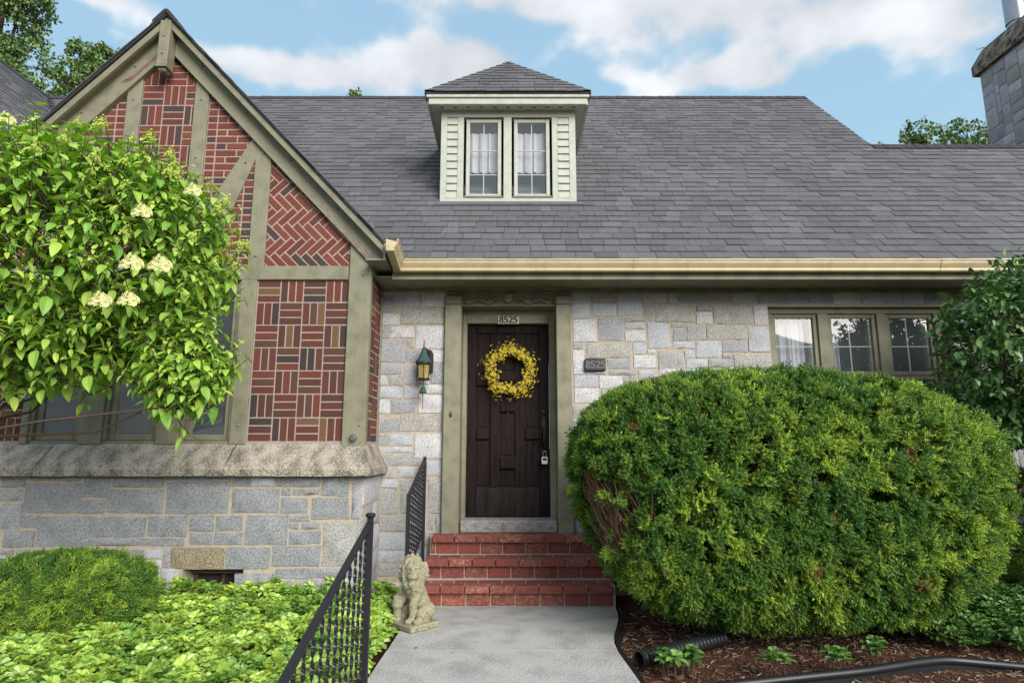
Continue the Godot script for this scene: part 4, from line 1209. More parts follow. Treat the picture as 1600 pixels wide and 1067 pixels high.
# ---- doorway and door
func build_doorway() -> void:
	var ol: Material = M.olive
	var xa := -0.545; var xb := 0.475
	block(house, "door_post", -0.722, xa, 0.548, 2.935, 6.46, 6.72, ol, 0.006)
	block(house, "door_post", xb, 0.634, 0.548, 2.935, 6.46, 6.72, ol, 0.006)
	block(house, "door_jamb", xa + 0.001, -0.500, 0.64, 2.92, 6.70, 6.84, ol)
	block(house, "door_jamb", 0.413, xb - 0.001, 0.64, 2.92, 6.70, 6.84, ol)
	block(house, "door_stop", -0.52, -0.498, 0.66, 2.79, 6.745, 6.80, ol); block(house, "door_stop", 0.411, 0.433, 0.66, 2.79, 6.745, 6.80, ol)
	block(house, "door_head", -0.499, 0.412, 2.776, 2.922, 6.705, 6.84, ol)
	block(house, "reveal_ceiling", xa, xb, 2.924, 2.94, 6.50, 6.84, ol)
	for x in [[-0.75, xa - 0.0], [xb, 0.66]]: block(house, "reveal_side", x[0], x[1], 0.5, 2.92, 6.722, 6.9, ol)
	# carved lintel: a board with a wavy lower edge, scrolls and a shield
	var pg := PackedVector2Array()
	pg.append(Vector2(-0.722, 3.12)); pg.append(Vector2(-0.722, 2.937)); pg.append(Vector2(xa, 2.937))
	var n := 36
	for i in n + 1:
		var s := i / float(n)
		var t := absf(s - 0.5) * 2
		var y := 2.928 - 0.006 * sin(t * 9.0)
		if t > 0.12 and t < 0.48: y += 0.016 * sin((t - 0.12) / 0.36 * PI)
		pg.append(Vector2(lerpf(xa + 0.002, xb - 0.002, s), y))
	pg.append(Vector2(xb, 2.937)); pg.append(Vector2(0.634, 2.937)); pg.append(Vector2(0.634, 3.12))
	var lint := slab(house, "door_lintel", pg, 6.60, 6.528, ol, 0.004)
	var cx := (xa + xb) / 2
	for s in [-1.0, 1.0]:
		# plain ends and the thin mouldings that rise to the middle
		block(lint, "lintel_end", minf(cx + s * 0.51, cx + s * 0.678), maxf(cx + s * 0.51, cx + s * 0.678), 2.94, 3.03, 6.458, 6.53, ol, 0.003)
		for k in 3:
			var me := Mesher.new()
			var pts := []; var rad := []
			for i in 9:
				var t := i / 8.0
				pts.append(P(cx + s * lerpf(0.672, 0.075, t), 3.045 + k * 0.016 + 0.045 * sin(t * PI / 2), 6.49 + k * 0.008)); rad.append(0.0075)
			me.tube(pts, rad, 6)
			part(lint, "moulding", me.mesh(), ol)
		# vine: a long wave with spirals curling off it and leaves
		var vine := Mesher.new()
		var wave := []; var wr := []
		for i in 17:
			var t := i / 16.0
			wave.append(P(cx + s * lerpf(0.09, 0.40, t), 2.985 + 0.026 * sin(t * 9.5 + 0.6) - 0.004 * t, 6.505)); wr.append(0.013)
		vine.tube(wave, wr, 6)
		for q in [[0.435, 2.985, 0.036, 1.0], [0.30, 2.990, 0.024, -1.0], [0.20, 2.985, 0.026, 1.0]]:
			var sp := []; var sr := []
			for i in 20:
				var t := i / 19.0
				var r: float = q[2] * (1.0 - 0.82 * t); var a: float = q[3] * (t * 9.5) + PI
				sp.append(P(cx + s * (q[0] + r * cos(a)), q[1] + r * sin(a), 6.503)); sr.append(0.012 - 0.003 * t)
			vine.tube(sp, sr, 6)
		for q in 12:
			var bx: float = cx + s * (0.10 + 0.033 * q); var by := 2.972 + 0.04 * rng.randf()
			var a := rng.randf() * TAU
			vine.tube([P(bx, by, 6.522), P(bx + 0.013 * cos(a), by + 0.013 * sin(a), 6.498), P(bx + 0.026 * cos(a), by + 0.02 * sin(a), 6.522)], [0.004, 0.012, 0.003], 5)
		part(lint, "carved_vine", vine.mesh(), ol)
	var sh := Mesher.new()
	sh.prism(poly([cx - 0.05, 3.065, cx - 0.05, 3.0, cx - 0.035, 2.972, cx, 2.955, cx + 0.035, 2.972, cx + 0.05, 3.0, cx + 0.05, 3.065]), -6.53, -6.475, 0.012)
	part(lint, "carved_shield", sh.mesh(), ol)
	block(house, "lintel_cap", -0.724, 0.636, 3.098, 3.119, 6.46, 6.56, ol)
	# number plate on the door head
	var np := block(house, "number_plate", -0.155, 0.079, 2.768, 2.856, 6.692, 6.704, M.plate, 0.003)
	number(np, "8525", P(-0.038, 2.812, 6.690), 0.078, M.ink, 0.004)
	# bell push
	var be := Mesher.new()
	be.lathe(Vector3.ZERO, [Vector2(0.022, 0), Vector2(0.02, 0.008), Vector2(0.008, 0.01), Vector2(0.007, 0.016), Vector2(0, 0.017)], 12)
	var bell := part(house, "bell_push", be.mesh(), M.brass, Transform3D(Basis(Vector3.RIGHT, PI / 2).scaled(Vector3(0.8, 1.5, 1)), P(-0.640, 1.755, 6.458)))
	bell.name = "bell_push"
	# threshold stone, slightly uneven
	var ts := block(house, "threshold", -0.535, 0.468, 0.55, 0.676, 6.50, 6.83, M.threshold, 0.014)
	ts.set_meta("label", "worn grey stone threshold under the dark door")
	build_door()

func build_door() -> void:
	var X := func(c: float) -> float: return -0.498 + (c - 175.0) / 310.0 * 0.909
	var Y := func(c: float) -> float: return 2.774 - (c - 212.0) / 728.0 * 2.094
	var wd: Material = M.door_wood
	var door := block(house, "front_door", -0.497, 0.410, 0.680, 2.773, 6.80, 6.85, wd)
	var raise := func(called: String, a: float, b: float, c: float, e: float, d: float, m: Material, bev := 0.006):
		return block(door, called, X.call(a), X.call(b), Y.call(e), Y.call(c), d, 6.802, m, bev)
	for q in [[176, 209], [448, 484]]: raise.call("stile", q[0], q[1], 213, 939, 6.775, wd)
	raise.call("rail", 210, 447, 213, 246, 6.777, wd)
	raise.call("rail", 210, 447, 832, 939, 6.773, M.door_worn, 0.010)
	for q in [[263, 300], [356, 392]]: raise.call("stile", q[0], q[1], 247, 831, 6.782, wd)
	for q in [[210, 262], [393, 447]]:
		for r in [[408, 452], [614, 656]]: raise.call("cross_block", q[0], q[1], r[0], r[1], 6.768, wd, 0.012)
		for r in [[247, 407], [453, 613], [657, 831]]: raise.call("panel", q[0] + 6, q[1] - 6, r[0] + 6, r[1] - 6, 6.793, wd)
	for r in [[395, 435], [514, 553], [720, 766]]: raise.call("cross_block", 299, 357, r[0], r[1], 6.762, wd, 0.014)
	for r in [[247, 394], [554, 719], [767, 831]]: raise.call("panel", 306, 350, r[0] + 5, r[1] - 5, 6.793, wd)
	var k := Mesher.new()
	k.lathe(Vector3.ZERO, [Vector2(0.007, 0), Vector2(0.006, 0.008), Vector2(0, 0.01)], 8)
	part(door, "viewer", k.mesh(), M.brass, Transform3D(Basis(Vector3.RIGHT, PI / 2), P(X.call(328), Y.call(557), 6.79)))
	# latch plate and grip
	var hx: float = X.call(463)
	var plate := Mesher.new()
	plate.prism(poly([-0.026, 0.0, -0.02, -0.05, -0.012, -0.09, 0, -0.11, 0.012, -0.09, 0.02, -0.05, 0.026, 0.0, 0.022, 0.04, 0.01, 0.075, 0, 0.09, -0.01, 0.075, -0.022, 0.04]), -6.776, -6.766, 0.003, Transform3D(Basis.IDENTITY, Vector3(hx, 1.67, 0)))
	var h := part(door, "handle", plate.mesh(), M.bronze)
	var g := Mesher.new()
	g.tube([P(hx, 1.63, 6.768), P(hx, 1.625, 6.735), P(hx, 1.58, 6.715), P(hx, 1.52, 6.712), P(hx, 1.46, 6.72), P(hx, 1.425, 6.75), P(hx, 1.41, 6.77)], [0.008, 0.009, 0.011, 0.013, 0.011, 0.009, 0.012], 8)
	part(h, "grip", g.mesh(), M.bronze)
	var lk := Mesher.new()
	lk.lathe(Vector3.ZERO, [Vector2(0.022, 0), Vector2(0.022, 0.01), Vector2(0.014, 0.014), Vector2(0, 0.014)], 12)
	part(h, "lock_rose", lk.mesh(), M.bronze, Transform3D(Basis(Vector3.RIGHT, PI / 2), P(hx, 1.80, 6.775)))

func build_house() -> void:
	house = thing("house", "grey stone house with half-timbered brick gable, dormer and dark front door", "house", Vector3(0, 0, -6.5))
	build_main_wall()
	build_base()
	build_gable()
	build_window_bank()
	build_roof()
	build_gutter()
	build_dormer()
	build_chimney()
	build_doorway()

# ------------------------------------------------------------------ steps, walk, ground
func build_steps() -> void:
	var t := thing("brick_steps", "three worn red brick steps below the dark front door", "steps", P(0.05, 0, 6.1))
	var xa := -0.83; var xb := 0.95
	var fronts := [5.81, 6.08, 6.33]
	var rise := 0.184
	for i in 3:
		var core := Mesher.new()
		core.box(P(xa + 0.012, -0.06, 6.50), P(xb - 0.012, rise * (i + 1) - 0.008, fronts[i] + 0.06))
		var st := part(t, "step", core.mesh(), M.step_mortar)
		var y := rise * (i + 1)
		var n := 8
		var w := (xb - xa) / n
		var off := rng.randf_range(-0.06, 0.06)
		for k in range(-1, n + 1):
			var a := maxf(xa, xa + k * w + off); var b := minf(xb, xa + (k + 1) * w + off)
			if b - a > 0.05:
				brick_block(st, a + 0.005, b - 0.005, y - 0.068, y, fronts[i], fronts[i] + 0.125)
		for k in range(-1, n + 2):
			var a := maxf(xa, xa + (k + 0.5) * w + off); var b := minf(xb, xa + (k + 1.5) * w + off)
			if b - a > 0.05:
				brick_block(st, a + 0.005, b - 0.005, y - 0.066, y - 0.002, fronts[i] + 0.135, fronts[i] + 0.262)
		var off2 := rng.randf_range(-0.1, 0.1)
		for k in range(-1, n + 2):
			var a := maxf(xa + 0.015, xa + k * w + off2); var b := minf(xb - 0.015, xa + (k + 1) * w + off2)
			if b - a > 0.03:
				brick_block(st, a + 0.005, b - 0.005, y - rise + 0.006, y - 0.079, fronts[i] + 0.05, fronts[i] + 0.13)

func brick_block(parent: Node3D, x0: float, x1: float, y0: float, y1: float, d0: float, d1: float) -> void:
	var me := Mesher.new()
	var j := rng.randf_range(-0.004, 0.004)
	var tilt := Transform3D(Basis(Vector3.UP, rng.randf_range(-0.012, 0.012)), Vector3((x0 + x1) / 2, (y0 + y1) / 2 + rng.randf_range(-0.002, 0.002), -(d0 + d1) / 2 + j))
	var h := Vector3(x1 - x0, y1 - y0, d1 - d0) / 2
	me.cbox(-h, h, 0.006, tilt)
	part(parent, "brick", me.mesh(), M["step_brick_%d" % [0, 0, 1, 1, 2, 3][rng.randi() % 6]])

func flat_slab(pts: PackedVector2Array, y0: float, y1: float, bevel: float) -> ArrayMesh:   # polygon of (x, d) seen from above
	var me := Mesher.new()
	me.prism(pts, y0, y1, bevel, Transform3D(Basis(Vector3(1, 0, 0), Vector3(0, 0, -1), Vector3(0, 1, 0)), Vector3.ZERO))
	return me.mesh()

func build_ground() -> void:
	var m := Mesher.new()
	var xs := [-200.0, -60.0, -20.0, -12.0]
	for i in 61: xs.append(-8.0 + i * 0.28)
	xs.append_array([12.0, 20.0, 60.0, 200.0])
	var ds := [-200.0, -40.0, -8.0, -3.0, 0.0, 1.0]
	for i in 23: ds.append(1.6 + i * 0.22)
	ds.append_array([8.0, 12.0, 20.0, 60.0, 300.0])
	var f := FastNoiseLite.new()
	f.seed = 8; f.frequency = 0.9
	var hgt := func(x: float, d: float) -> float:
		var y := -0.035 + 0.03 * f.get_noise_2d(x, d)
		y -= 0.42 * smoothstep(3.6, 1.8, d)
		if x > -1.05 and x < 1.02: y = minf(y, -0.06 - 0.42 * smoothstep(3.75, 2.0, d))
		return y
	for j in ds.size() - 1:
		for i in xs.size() - 1:
			var q := []
			for k in [[0, 0], [1, 0], [1, 1], [0, 1]]:
				var x: float = xs[i + k[0]]; var d: float = ds[j + k[1]]
				q.append(P(x, hgt.call(x, d), d))
			m.quad(q[0], q[1], q[2], q[3])
	structure("ground", m.mesh(), M.mulch)
	# the walk: two slabs with a tooled joint, then two steps down to the lower walk
	var right := [Vector2(0.93, 5.86), Vector2(0.915, 5.65), Vector2(0.89, 5.45), Vector2(0.83, 5.2), Vector2(0.775, 4.98), Vector2(0.75, 4.80), Vector2(0.745, 4.641)]
	var s1 := PackedVector2Array([Vector2(-0.88, 4.641), Vector2(-0.875, 5.86)])
	for q in right: s1.append(q)
	var s2 := poly([-0.90, 3.70, -0.885, 4.637, 0.745, 4.637, 0.755, 4.45, 0.775, 4.15, 0.80, 3.70])
	var walk := structure("walkway", flat_slab(s1, -0.12, 0.0, 0.0), M.concrete)
	part(walk, "slab", flat_slab(s2, -0.12, -0.001, 0.0), M.concrete)
	part(walk, "lower_step", flat_slab(poly([-0.95, 3.36, -0.95, 3.695, 0.85, 3.695, 0.85, 3.36]), -0.4, -0.15, 0.008), M.concrete)
	part(walk, "lower_step", flat_slab(poly([-0.95, 3.02, -0.95, 3.355, 0.85, 3.355, 0.85, 3.02]), -0.5, -0.30, 0.008), M.concrete)
	part(walk, "lower_slab", flat_slab(poly([-0.95, -4, -0.95, 3.015, 0.85, 3.015, 0.85, -4]), -0.6, -0.425, 0.008), M.concrete)
	# wood chips and dry needles over the bare soil
	var chip := Mesher.new()
	chip.cbox(Vector3(-0.022, -0.003, -0.004), Vector3(0.022, 0.003, 0.004), 0.002)
	var xfs := []; var cols := []
	for i in 9000:
		var x := rng.randf_range(0.78, 5.2); var d := rng.randf_range(3.4, 5.9)
		if i > 7600: x = rng.randf_range(-5.0, -0.95)
		var b := Basis(Vector3.UP, rng.randf() * TAU) * Basis(Vector3.RIGHT, rng.randf_range(-0.3, 0.3)) * Basis(Vector3.BACK, rng.randf_range(-0.3, 0.3))
		xfs.append(Transform3D(b.scaled(Vector3.ONE * rng.randf_range(0.4, 1.2)), P(x, hgt.call(x, d) + 0.006, d)))
		var k := rng.randf_range(0.6, 1.2)
		cols.append(Color(0.16 * k, 0.095 * k, 0.055 * k) if rng.randf() < 0.75 else Color(0.30 * k, 0.26 * k, 0.2 * k))
	var cm := StandardMaterial3D.new()
	cm.vertex_color_use_as_albedo = true; cm.roughness = 1.0
	var litter := many(self, "bark_litter", chip.mesh(), cm, xfs, cols)
	var fallen := thing("fallen_leaf", "small curled green leaf lying on the concrete walk", "leaf", P(-0.70, 0.0, 4.68))
	var flm := leaf_mesh(0.5, 0.25, -0.2, 4)
	var flt: StandardMaterial3D = M.hydrangea_leaf.duplicate()
	flt.albedo_color = S(120, 140, 60)
	part(fallen, "blade", flm, flt, Transform3D(aim(Vector3(0.8, 0.05, 0.4), 0.2, 0.04), P(-0.70, 0.004, 4.68)))
	litter.set_meta("label", "reddish bark chips and dry needles on the bare soil"); litter.set_meta("category", "mulch")

# ------------------------------------------------------------------ iron railings
func baluster(me: Mesher, a: Vector3, b: Vector3) -> void:   # a flat bar twisted along its length
	var n := maxi(10, int((b - a).length() / 0.014))
	var rings := []
	for i in n + 1:
		var t := i / float(n)
		var ang := (b - a).length() * t * 38.0 + a.z * 57.0
		var c := a.lerp(b, t)
		var u := Vector3(cos(ang), 0, sin(ang)) * 0.0085; var w := Vector3(-sin(ang), 0, cos(ang)) * 0.0035
		rings.append([c + u + w, c - u + w, c - u - w, c + u - w])
	for i in n:
		for k in 4:
			me.quad(rings[i][k], rings[i][(k + 1) % 4], rings[i + 1][(k + 1) % 4], rings[i + 1][k])

func bar(me: Mesher, a: Vector3, b: Vector3, w: float, h: float, bevel := 0.003) -> void:
	var z := (b - a).normalized()
	var x := Vector3.UP.cross(z).normalized() if absf(z.y) < 0.95 else Vector3.RIGHT
	var y := z.cross(x)
	me.cbox(Vector3(-w / 2, -h / 2, 0), Vector3(w / 2, h / 2, (b - a).length()), bevel, Transform3D(Basis(x, y, z), a))

func railing(label: String, top_a: Vector3, top_b: Vector3, base_a: float, base_b: float, gap: float, step: float, cap: bool) -> void:
	var t := thing("iron_railing", label, "railing", Vector3(top_a.x, base_a, top_a.z), "wrought iron railings of the walk")
	for e in [[top_a, base_a], [top_b, base_b]]:
		var me := Mesher.new()
		var p: Vector3 = e[0]
		me.cbox(Vector3(p.x - 0.016, e[1], p.z - 0.016), Vector3(p.x + 0.016, p.y + 0.025, p.z + 0.016), 0.003)
		var po := part(t, "post", me.mesh(), M.iron)
		if cap:
			var c := Mesher.new()
			c.lathe(p + Vector3(0, 0.02, 0), [Vector2(0.018, 0), Vector2(0.028, 0.008), Vector2(0.030, 0.018), Vector2(0.022, 0.028), Vector2(0, 0.03)], 14)
			part(po, "cap", c.mesh(), M.iron)
	var top := Mesher.new()
	bar(top, top_a, top_b, 0.036, 0.014)
	part(t, "handrail", top.mesh(), M.iron)
	var low := Mesher.new()
	bar(low, top_a - Vector3(0, gap, 0), top_b - Vector3(0, gap, 0), 0.026, 0.012)
	part(t, "bottom_rail", low.mesh(), M.iron)
	var n := int((top_b - top_a).length() / step)
	for i in range(1, n):
		var p := top_a.lerp(top_b, i / float(n))
		var me := Mesher.new()
		baluster(me, p - Vector3(0, gap, 0), p)
		part(t, "baluster", me.mesh(), M.iron)

func build_railings() -> void:
	railing("black iron railing with twisted balusters sloping down beside the concrete walk", P(-0.82, 0.985, 3.68), P(-0.735, 0.42, 1.35), 0.0, -0.45, 0.80, 0.125, true)
	railing("black iron railing between the stone wall and the brick steps", P(-0.945, 0.97, 5.76), P(-0.895, 1.295, 6.42), -0.03, 0.1, 0.70, 0.075, false)

# ------------------------------------------------------------------ lantern, wreath, lockbox
func build_lantern() -> void:
	var t := thing("wall_lantern", "verdigris copper lantern with amber panes on the stone wall", "lantern", P(-0.925, 1.9, 6.49))
	var back := Mesher.new()
	back.prism(poly([-0.045, -0.13, 0.045, -0.13, 0.045, 0.06, 0.03, 0.10, 0, 0.115, -0.03, 0.10, -0.045, 0.06]), -6.50, -6.478, 0.004, Transform3D(Basis.IDENTITY, Vector3(-0.885, 2.33, 0)))
	part(t, "backplate", back.mesh(), M.iron)
	var arm := Mesher.new()
	arm.tube([P(-0.885, 2.36, 6.48), P(-0.895, 2.43, 6.43), P(-0.925, 2.45, 6.385)], [0.009, 0.009, 0.008], 7)
	part(t, "arm", arm.mesh(), M.iron)
	var c := P(-0.928, 0, 6.385)
	var hood := Mesher.new()
	hood.lathe(c, [Vector2(0.084, 2.285), Vector2(0.088, 2.297), Vector2(0.060, 2.335), Vector2(0.036, 2.39), Vector2(0.022, 2.43), Vector2(0.015, 2.445), Vector2(0, 2.45)], 18)
	part(t, "hood", hood.mesh(), M.copper_green)
	var fin := Mesher.new()
	fin.lathe(c, [Vector2(0.012, 2.44), Vector2(0.006, 2.47), Vector2(0.004, 2.52), Vector2(0, 2.545)], 8)
	part(t, "finial", fin.mesh(), M.iron)
	var n := 6
	var cage := Mesher.new()
	for i in n:
		var a := TAU * i / n + 0.3
		var o := Vector3(cos(a), 0, sin(a))
		cage.tube([c + o * 0.060 + Vector3(0, 2.115, 0), c + o * 0.072 + Vector3(0, 2.285, 0)], [0.0055, 0.0055], 6)
		cage.tube([c + o * 0.072 + Vector3(0, 2.105, 0), c + o * 0.062 + Vector3(0, 2.125, 0)], [0.009, 0.006], 6)
	cage.lathe(c, [Vector2(0.0, 2.102), Vector2(0.058, 2.102), Vector2(0.067, 2.110), Vector2(0.066, 2.124), Vector2(0.055, 2.126)], 18)
	cage.lathe(c, [Vector2(0.076, 2.268), Vector2(0.082, 2.276), Vector2(0.082, 2.286)], 18)
	part(t, "cage", cage.mesh(), M.iron)
	for i in n:
		var a := TAU * i / n + 0.3; var b := TAU * (i + 1) / n + 0.3
		var p := func(ang: float, r: float, y: float) -> Vector3: return c + Vector3(cos(ang) * r, y, sin(ang) * r)
		var g := Mesher.new()
		g.quad(p.call(b, 0.056, 2.122), p.call(a, 0.056, 2.122), p.call(a, 0.068, 2.278), p.call(b, 0.068, 2.278))
		part(t, "pane", g.mesh(), M.amber_glass)
	var bulb := Mesher.new()
	bulb.lathe(c, [Vector2(0.011, 2.13), Vector2(0.012, 2.18), Vector2(0.018, 2.2), Vector2(0.014, 2.235), Vector2(0, 2.255)], 10)
	part(t, "bulb", bulb.mesh(), M.white_plastic)
	var chain := Mesher.new()
	chain.tube([c + Vector3(0.004, 2.1, 0), c + Vector3(0.003, 2.03, 0)], [0.004, 0.004], 5)
	chain.tube([c + Vector3(0, 1.955, 0), c + Vector3(0.002, 1.88, 0.002), c + Vector3(-0.001, 1.80, 0)], [0.003, 0.003, 0.004], 5)
	part(t, "chain", chain.mesh(), M.iron)
	var bell := Mesher.new()
	bell.lathe(c, [Vector2(0.0, 1.972), Vector2(0.040, 1.972), Vector2(0.042, 1.978), Vector2(0.032, 1.995), Vector2(0.026, 2.025), Vector2(0.014, 2.04), Vector2(0, 2.042)], 14)
	bell.lathe(c, [Vector2(0.0, 1.955), Vector2(0.009, 1.962), Vector2(0.004, 1.972)], 8)
	part(t, "bell", bell.mesh(), M.copper_green)

func build_wreath() -> void:
	var c := P(-0.02, 2.25, 6.70)
	var t := thing("wreath", "round wreath of yellow blossom hanging on the dark door", "wreath", c)
	var ring := Mesher.new()
	for k in 7:
		var pts := []; var rad := []
		for i in 33:
			var a := TAU * i / 32.0
			var r := 0.205 + 0.03 * sin(a * 3 + k * 2.1)
			pts.append(c + Vector3(cos(a) * r, sin(a) * r, 0.02 * sin(a * 4 + k))); rad.append(0.006)
		ring.tube(pts, rad, 5, false)
	for k in 46:
		var a := rng.randf() * TAU
		var p := c + Vector3(cos(a), sin(a), 0) * 0.21
		var dir := (Vector3(cos(a + 0.9), sin(a + 0.9), 0.25)).normalized()
		ring.tube([p, p + dir * rng.randf_range(0.07, 0.13)], [0.003, 0.0015], 4)
	part(t, "twig_ring", ring.mesh(), M.twig)
	var fl := Mesher.new()   # a blossom of four narrow petals
	for k in 4:
		var b := Basis(Vector3.UP, PI / 2 * k)
		fl.quad(b * Vector3(0, 0, 0), b * Vector3(0.011, 0.007, 0.005), b * Vector3(0.029, 0.012, 0), b * Vector3(0.011, 0.007, -0.005))
	var fm := fl.mesh()
	var xfs := []; var cols := []
	for i in 700:
		var a := rng.randf() * TAU
		var r := 0.222 + rng.randfn(0, 0.03) + 0.02 * sin(a * 5)
		var p := c + Vector3(cos(a) * r, sin(a) * r, rng.randf_range(-0.005, 0.065))
		if rng.randf() < 0.16: p += Vector3(cos(a + 0.5), sin(a + 0.5), 0) * rng.randf_range(0.03, 0.09)
		var out := (p - c - Vector3(cos(a), sin(a), 0) * 0.2 + Vector3(0, 0, 0.03) + Vector3(rng.randfn(), rng.randfn(), rng.randfn()) * 0.03).normalized()
		var s := out.cross(Vector3(0.3, 0.9, 0.1)).normalized()
		xfs.append(Transform3D(Basis(s, out, s.cross(out)).scaled(Vector3.ONE * rng.randf_range(0.5, 0.95)), p))
		var k := rng.randf_range(0.75, 1.05)
		cols.append(Color(0.74 * k, 0.62 * k * rng.randf_range(0.85, 1.1), 0.04))
	many(t, "blossom", fm, M.petal, xfs, cols)

func build_lockbox() -> void:
	var t := thing("lockbox", "small silver and black key lockbox hanging from the door handle", "lockbox", P(0.351, 1.25, 6.74))
	var b := Mesher.new()
	b.cbox(Vector3(0.318, 1.235, -6.745), Vector3(0.384, 1.315, -6.70), 0.008)
	part(t, "case", b.mesh(), M.white_plastic)
	var s := Mesher.new()
	s.tube([P(0.335, 1.31, 6.722), P(0.335, 1.36, 6.722), P(0.343, 1.375, 6.722), P(0.359, 1.375, 6.722), P(0.367, 1.36, 6.722), P(0.367, 1.31, 6.722)], [0.005, 0.005, 0.005, 0.005, 0.005, 0.005], 8)
	part(t, "shackle", s.mesh(), M.steel)
	var p := Mesher.new()
	p.cbox(Vector3(0.330, 1.275, -6.702), Vector3(0.372, 1.302, -6.697), 0.002)
	part(t, "dial_window", p.mesh(), M.ink)

# ------------------------------------------------------------------ lion
func build_lion() -> void:
	var at := P(-0.775, 0, 5.22)
	var yaw := -0.78
	var t := thing("lion_statue", "mossy cast stone lion seated on a plinth at the foot of the steps", "statue", at)
	var world := Transform3D(Basis(Vector3.UP, yaw).scaled(Vector3.ONE * 0.94), at)
	var pl := Mesher.new()
	pl.cbox(Vector3(-0.155, 0.0, -0.15), Vector3(0.155, 0.052, 0.155), 0.010, world)
	part(t, "plinth", pl.mesh(), M.lion_stone)
	# bones: from, to, radii, blend
	var head := Basis(Vector3.UP, 0.92)
	var hc := Vector3(0.0, 0.455, 0.035)
	var H := func(x: float, y: float, z: float) -> Vector3: return hc + head * Vector3(x, y, z)
	var bones := [
		[Vector3(0, 0.14, -0.075), Vector3(0, 0.30, 0.0), 0.082, 0.078],
		[Vector3(0, 0.29, 0.01), Vector3(0, 0.38, 0.02), 0.085, 0.088],
		[H.call(0, -0.10, 0.03), H.call(0, 0.0, 0.0), 0.088, 0.108],
		[H.call(0, 0.02, -0.015), H.call(0, 0.055, -0.01), 0.096, 0.078],
		[H.call(-0.075, -0.035, 0.01), H.call(-0.07, 0.03, 0.01), 0.05, 0.046], [H.call(0.075, -0.035, 0.01), H.call(0.07, 0.03, 0.01), 0.05, 0.046],
		[H.call(0, 0.01, 0.075), H.call(0, -0.018, 0.128), 0.052, 0.034],
		[H.call(0, 0.055, 0.092), H.call(0, 0.006, 0.146), 0.022, 0.018],
		[H.call(-0.020, -0.024, 0.138), H.call(-0.030, -0.03, 0.118), 0.022, 0.020], [H.call(0.020, -0.024, 0.138), H.call(0.030, -0.03, 0.118), 0.022, 0.020],
		[H.call(0, -0.070, 0.10), H.call(0, -0.070, 0.122), 0.026, 0.022],
		[H.call(-0.05, 0.048, 0.09), H.call(-0.016, 0.052, 0.112), 0.016, 0.015], [H.call(0.05, 0.048, 0.09), H.call(0.016, 0.052, 0.112), 0.016, 0.015],
		[Vector3(0.055, 0.30, 0.03), Vector3(0.052, 0.19, 0.065), 0.050, 0.034], [Vector3(0.052, 0.19, 0.065), Vector3(0.05, 0.075, 0.075), 0.032, 0.024],
		[Vector3(0.05, 0.072, 0.08), Vector3(0.05, 0.068, 0.118), 0.028, 0.022],
		[Vector3(-0.055, 0.30, 0.03), Vector3(-0.095, 0.215, 0.07), 0.048, 0.034], [Vector3(-0.095, 0.215, 0.07), Vector3(-0.115, 0.235, 0.115), 0.030, 0.028],
		[Vector3(-0.12, 0.04, 0.10), Vector3(-0.115, 0.17, 0.105), 0.042, 0.034], [Vector3(-0.115, 0.18, 0.105), Vector3(-0.115, 0.20, 0.105), 0.050, 0.045],
		[Vector3(0.09, 0.14, -0.05), Vector3(0.098, 0.12, 0.01), 0.074, 0.050], [Vector3(-0.09, 0.14, -0.05), Vector3(-0.098, 0.12, 0.01), 0.074, 0.050],
		[Vector3(0.10, 0.07, -0.04), Vector3(0.11, 0.068, 0.075), 0.032, 0.025], [Vector3(-0.10, 0.07, -0.04), Vector3(-0.11, 0.068, 0.06), 0.032, 0.025]]
	var holes := [[H.call(-0.031, 0.028, 0.128), 0.017], [H.call(0.031, 0.028, 0.128), 0.017], [H.call(0, -0.052, 0.155), 0.016], [H.call(-0.018, -0.050, 0.148), 0.014], [H.call(0.018, -0.050, 0.148), 0.014]]
	var f := FastNoiseLite.new()
	f.seed = 4; f.frequency = 17.0; f.fractal_octaves = 2
	var cell := 0.0075
	var lo := Vector3(-0.20, 0.035, -0.185); var size := Vector3i(58, 82, 52)
	var field := PackedFloat32Array()
	field.resize(size.x * size.y * size.z)
	field.fill(0.5)
	var face := head * Vector3(0, 0, 1)
	for b in bones:     # visit only the cells near each bone
		var pa: Vector3 = b[0]; var pb: Vector3 = b[1]
		var r := maxf(b[2], b[3]) + 0.035
		var mn := ((pa.min(pb) - Vector3.ONE * r - lo) / cell).floor(); var mx := ((pa.max(pb) + Vector3.ONE * r - lo) / cell).ceil()
		var ab := pb - pa
		var ll := maxf(ab.length_squared(), 1e-8)
		for z in range(maxi(0, int(mn.z)), mini(size.z, int(mx.z) + 1)):
			for y in range(maxi(0, int(mn.y)), mini(size.y, int(mx.y) + 1)):
				for x in range(maxi(0, int(mn.x)), mini(size.x, int(mx.x) + 1)):
					var p := lo + Vector3(x, y, z) * cell
					var s := clampf((p - pa).dot(ab) / ll, 0, 1)
					var dd := (p - pa - ab * s).length() - lerpf(b[2], b[3], s)
					var i := (z * size.y + y) * size.x + x
					var o := field[i]
					var k := 0.016
					var h := maxf(k - absf(o - dd), 0.0) / k
					field[i] = minf(o, dd) - h * h * k * 0.25
	for z in size.z:
		for y in size.y:
			for x in size.x:
				var i := (z * size.y + y) * size.x + x
				if absf(field[i]) > 0.03: continue
				var p := lo + Vector3(x, y, z) * cell
				for q in holes: field[i] = maxf(field[i], q[1] - p.distance_to(q[0]))
				# locks of the mane: deep, upright waves everywhere but on the face
				var rel: Vector3 = p - hc
				var mane := smoothstep(-0.19, -0.13, rel.y) * (1.0 - smoothstep(0.045, 0.07, rel.dot(face)) * smoothstep(0.085, 0.065, Vector2(rel.dot(head.x), rel.y).length()))
				if mane > 0.0: field[i] += mane * 0.028 * (f.get_noise_3d(p.x * 1.2, p.y * 0.6, p.z * 1.2))
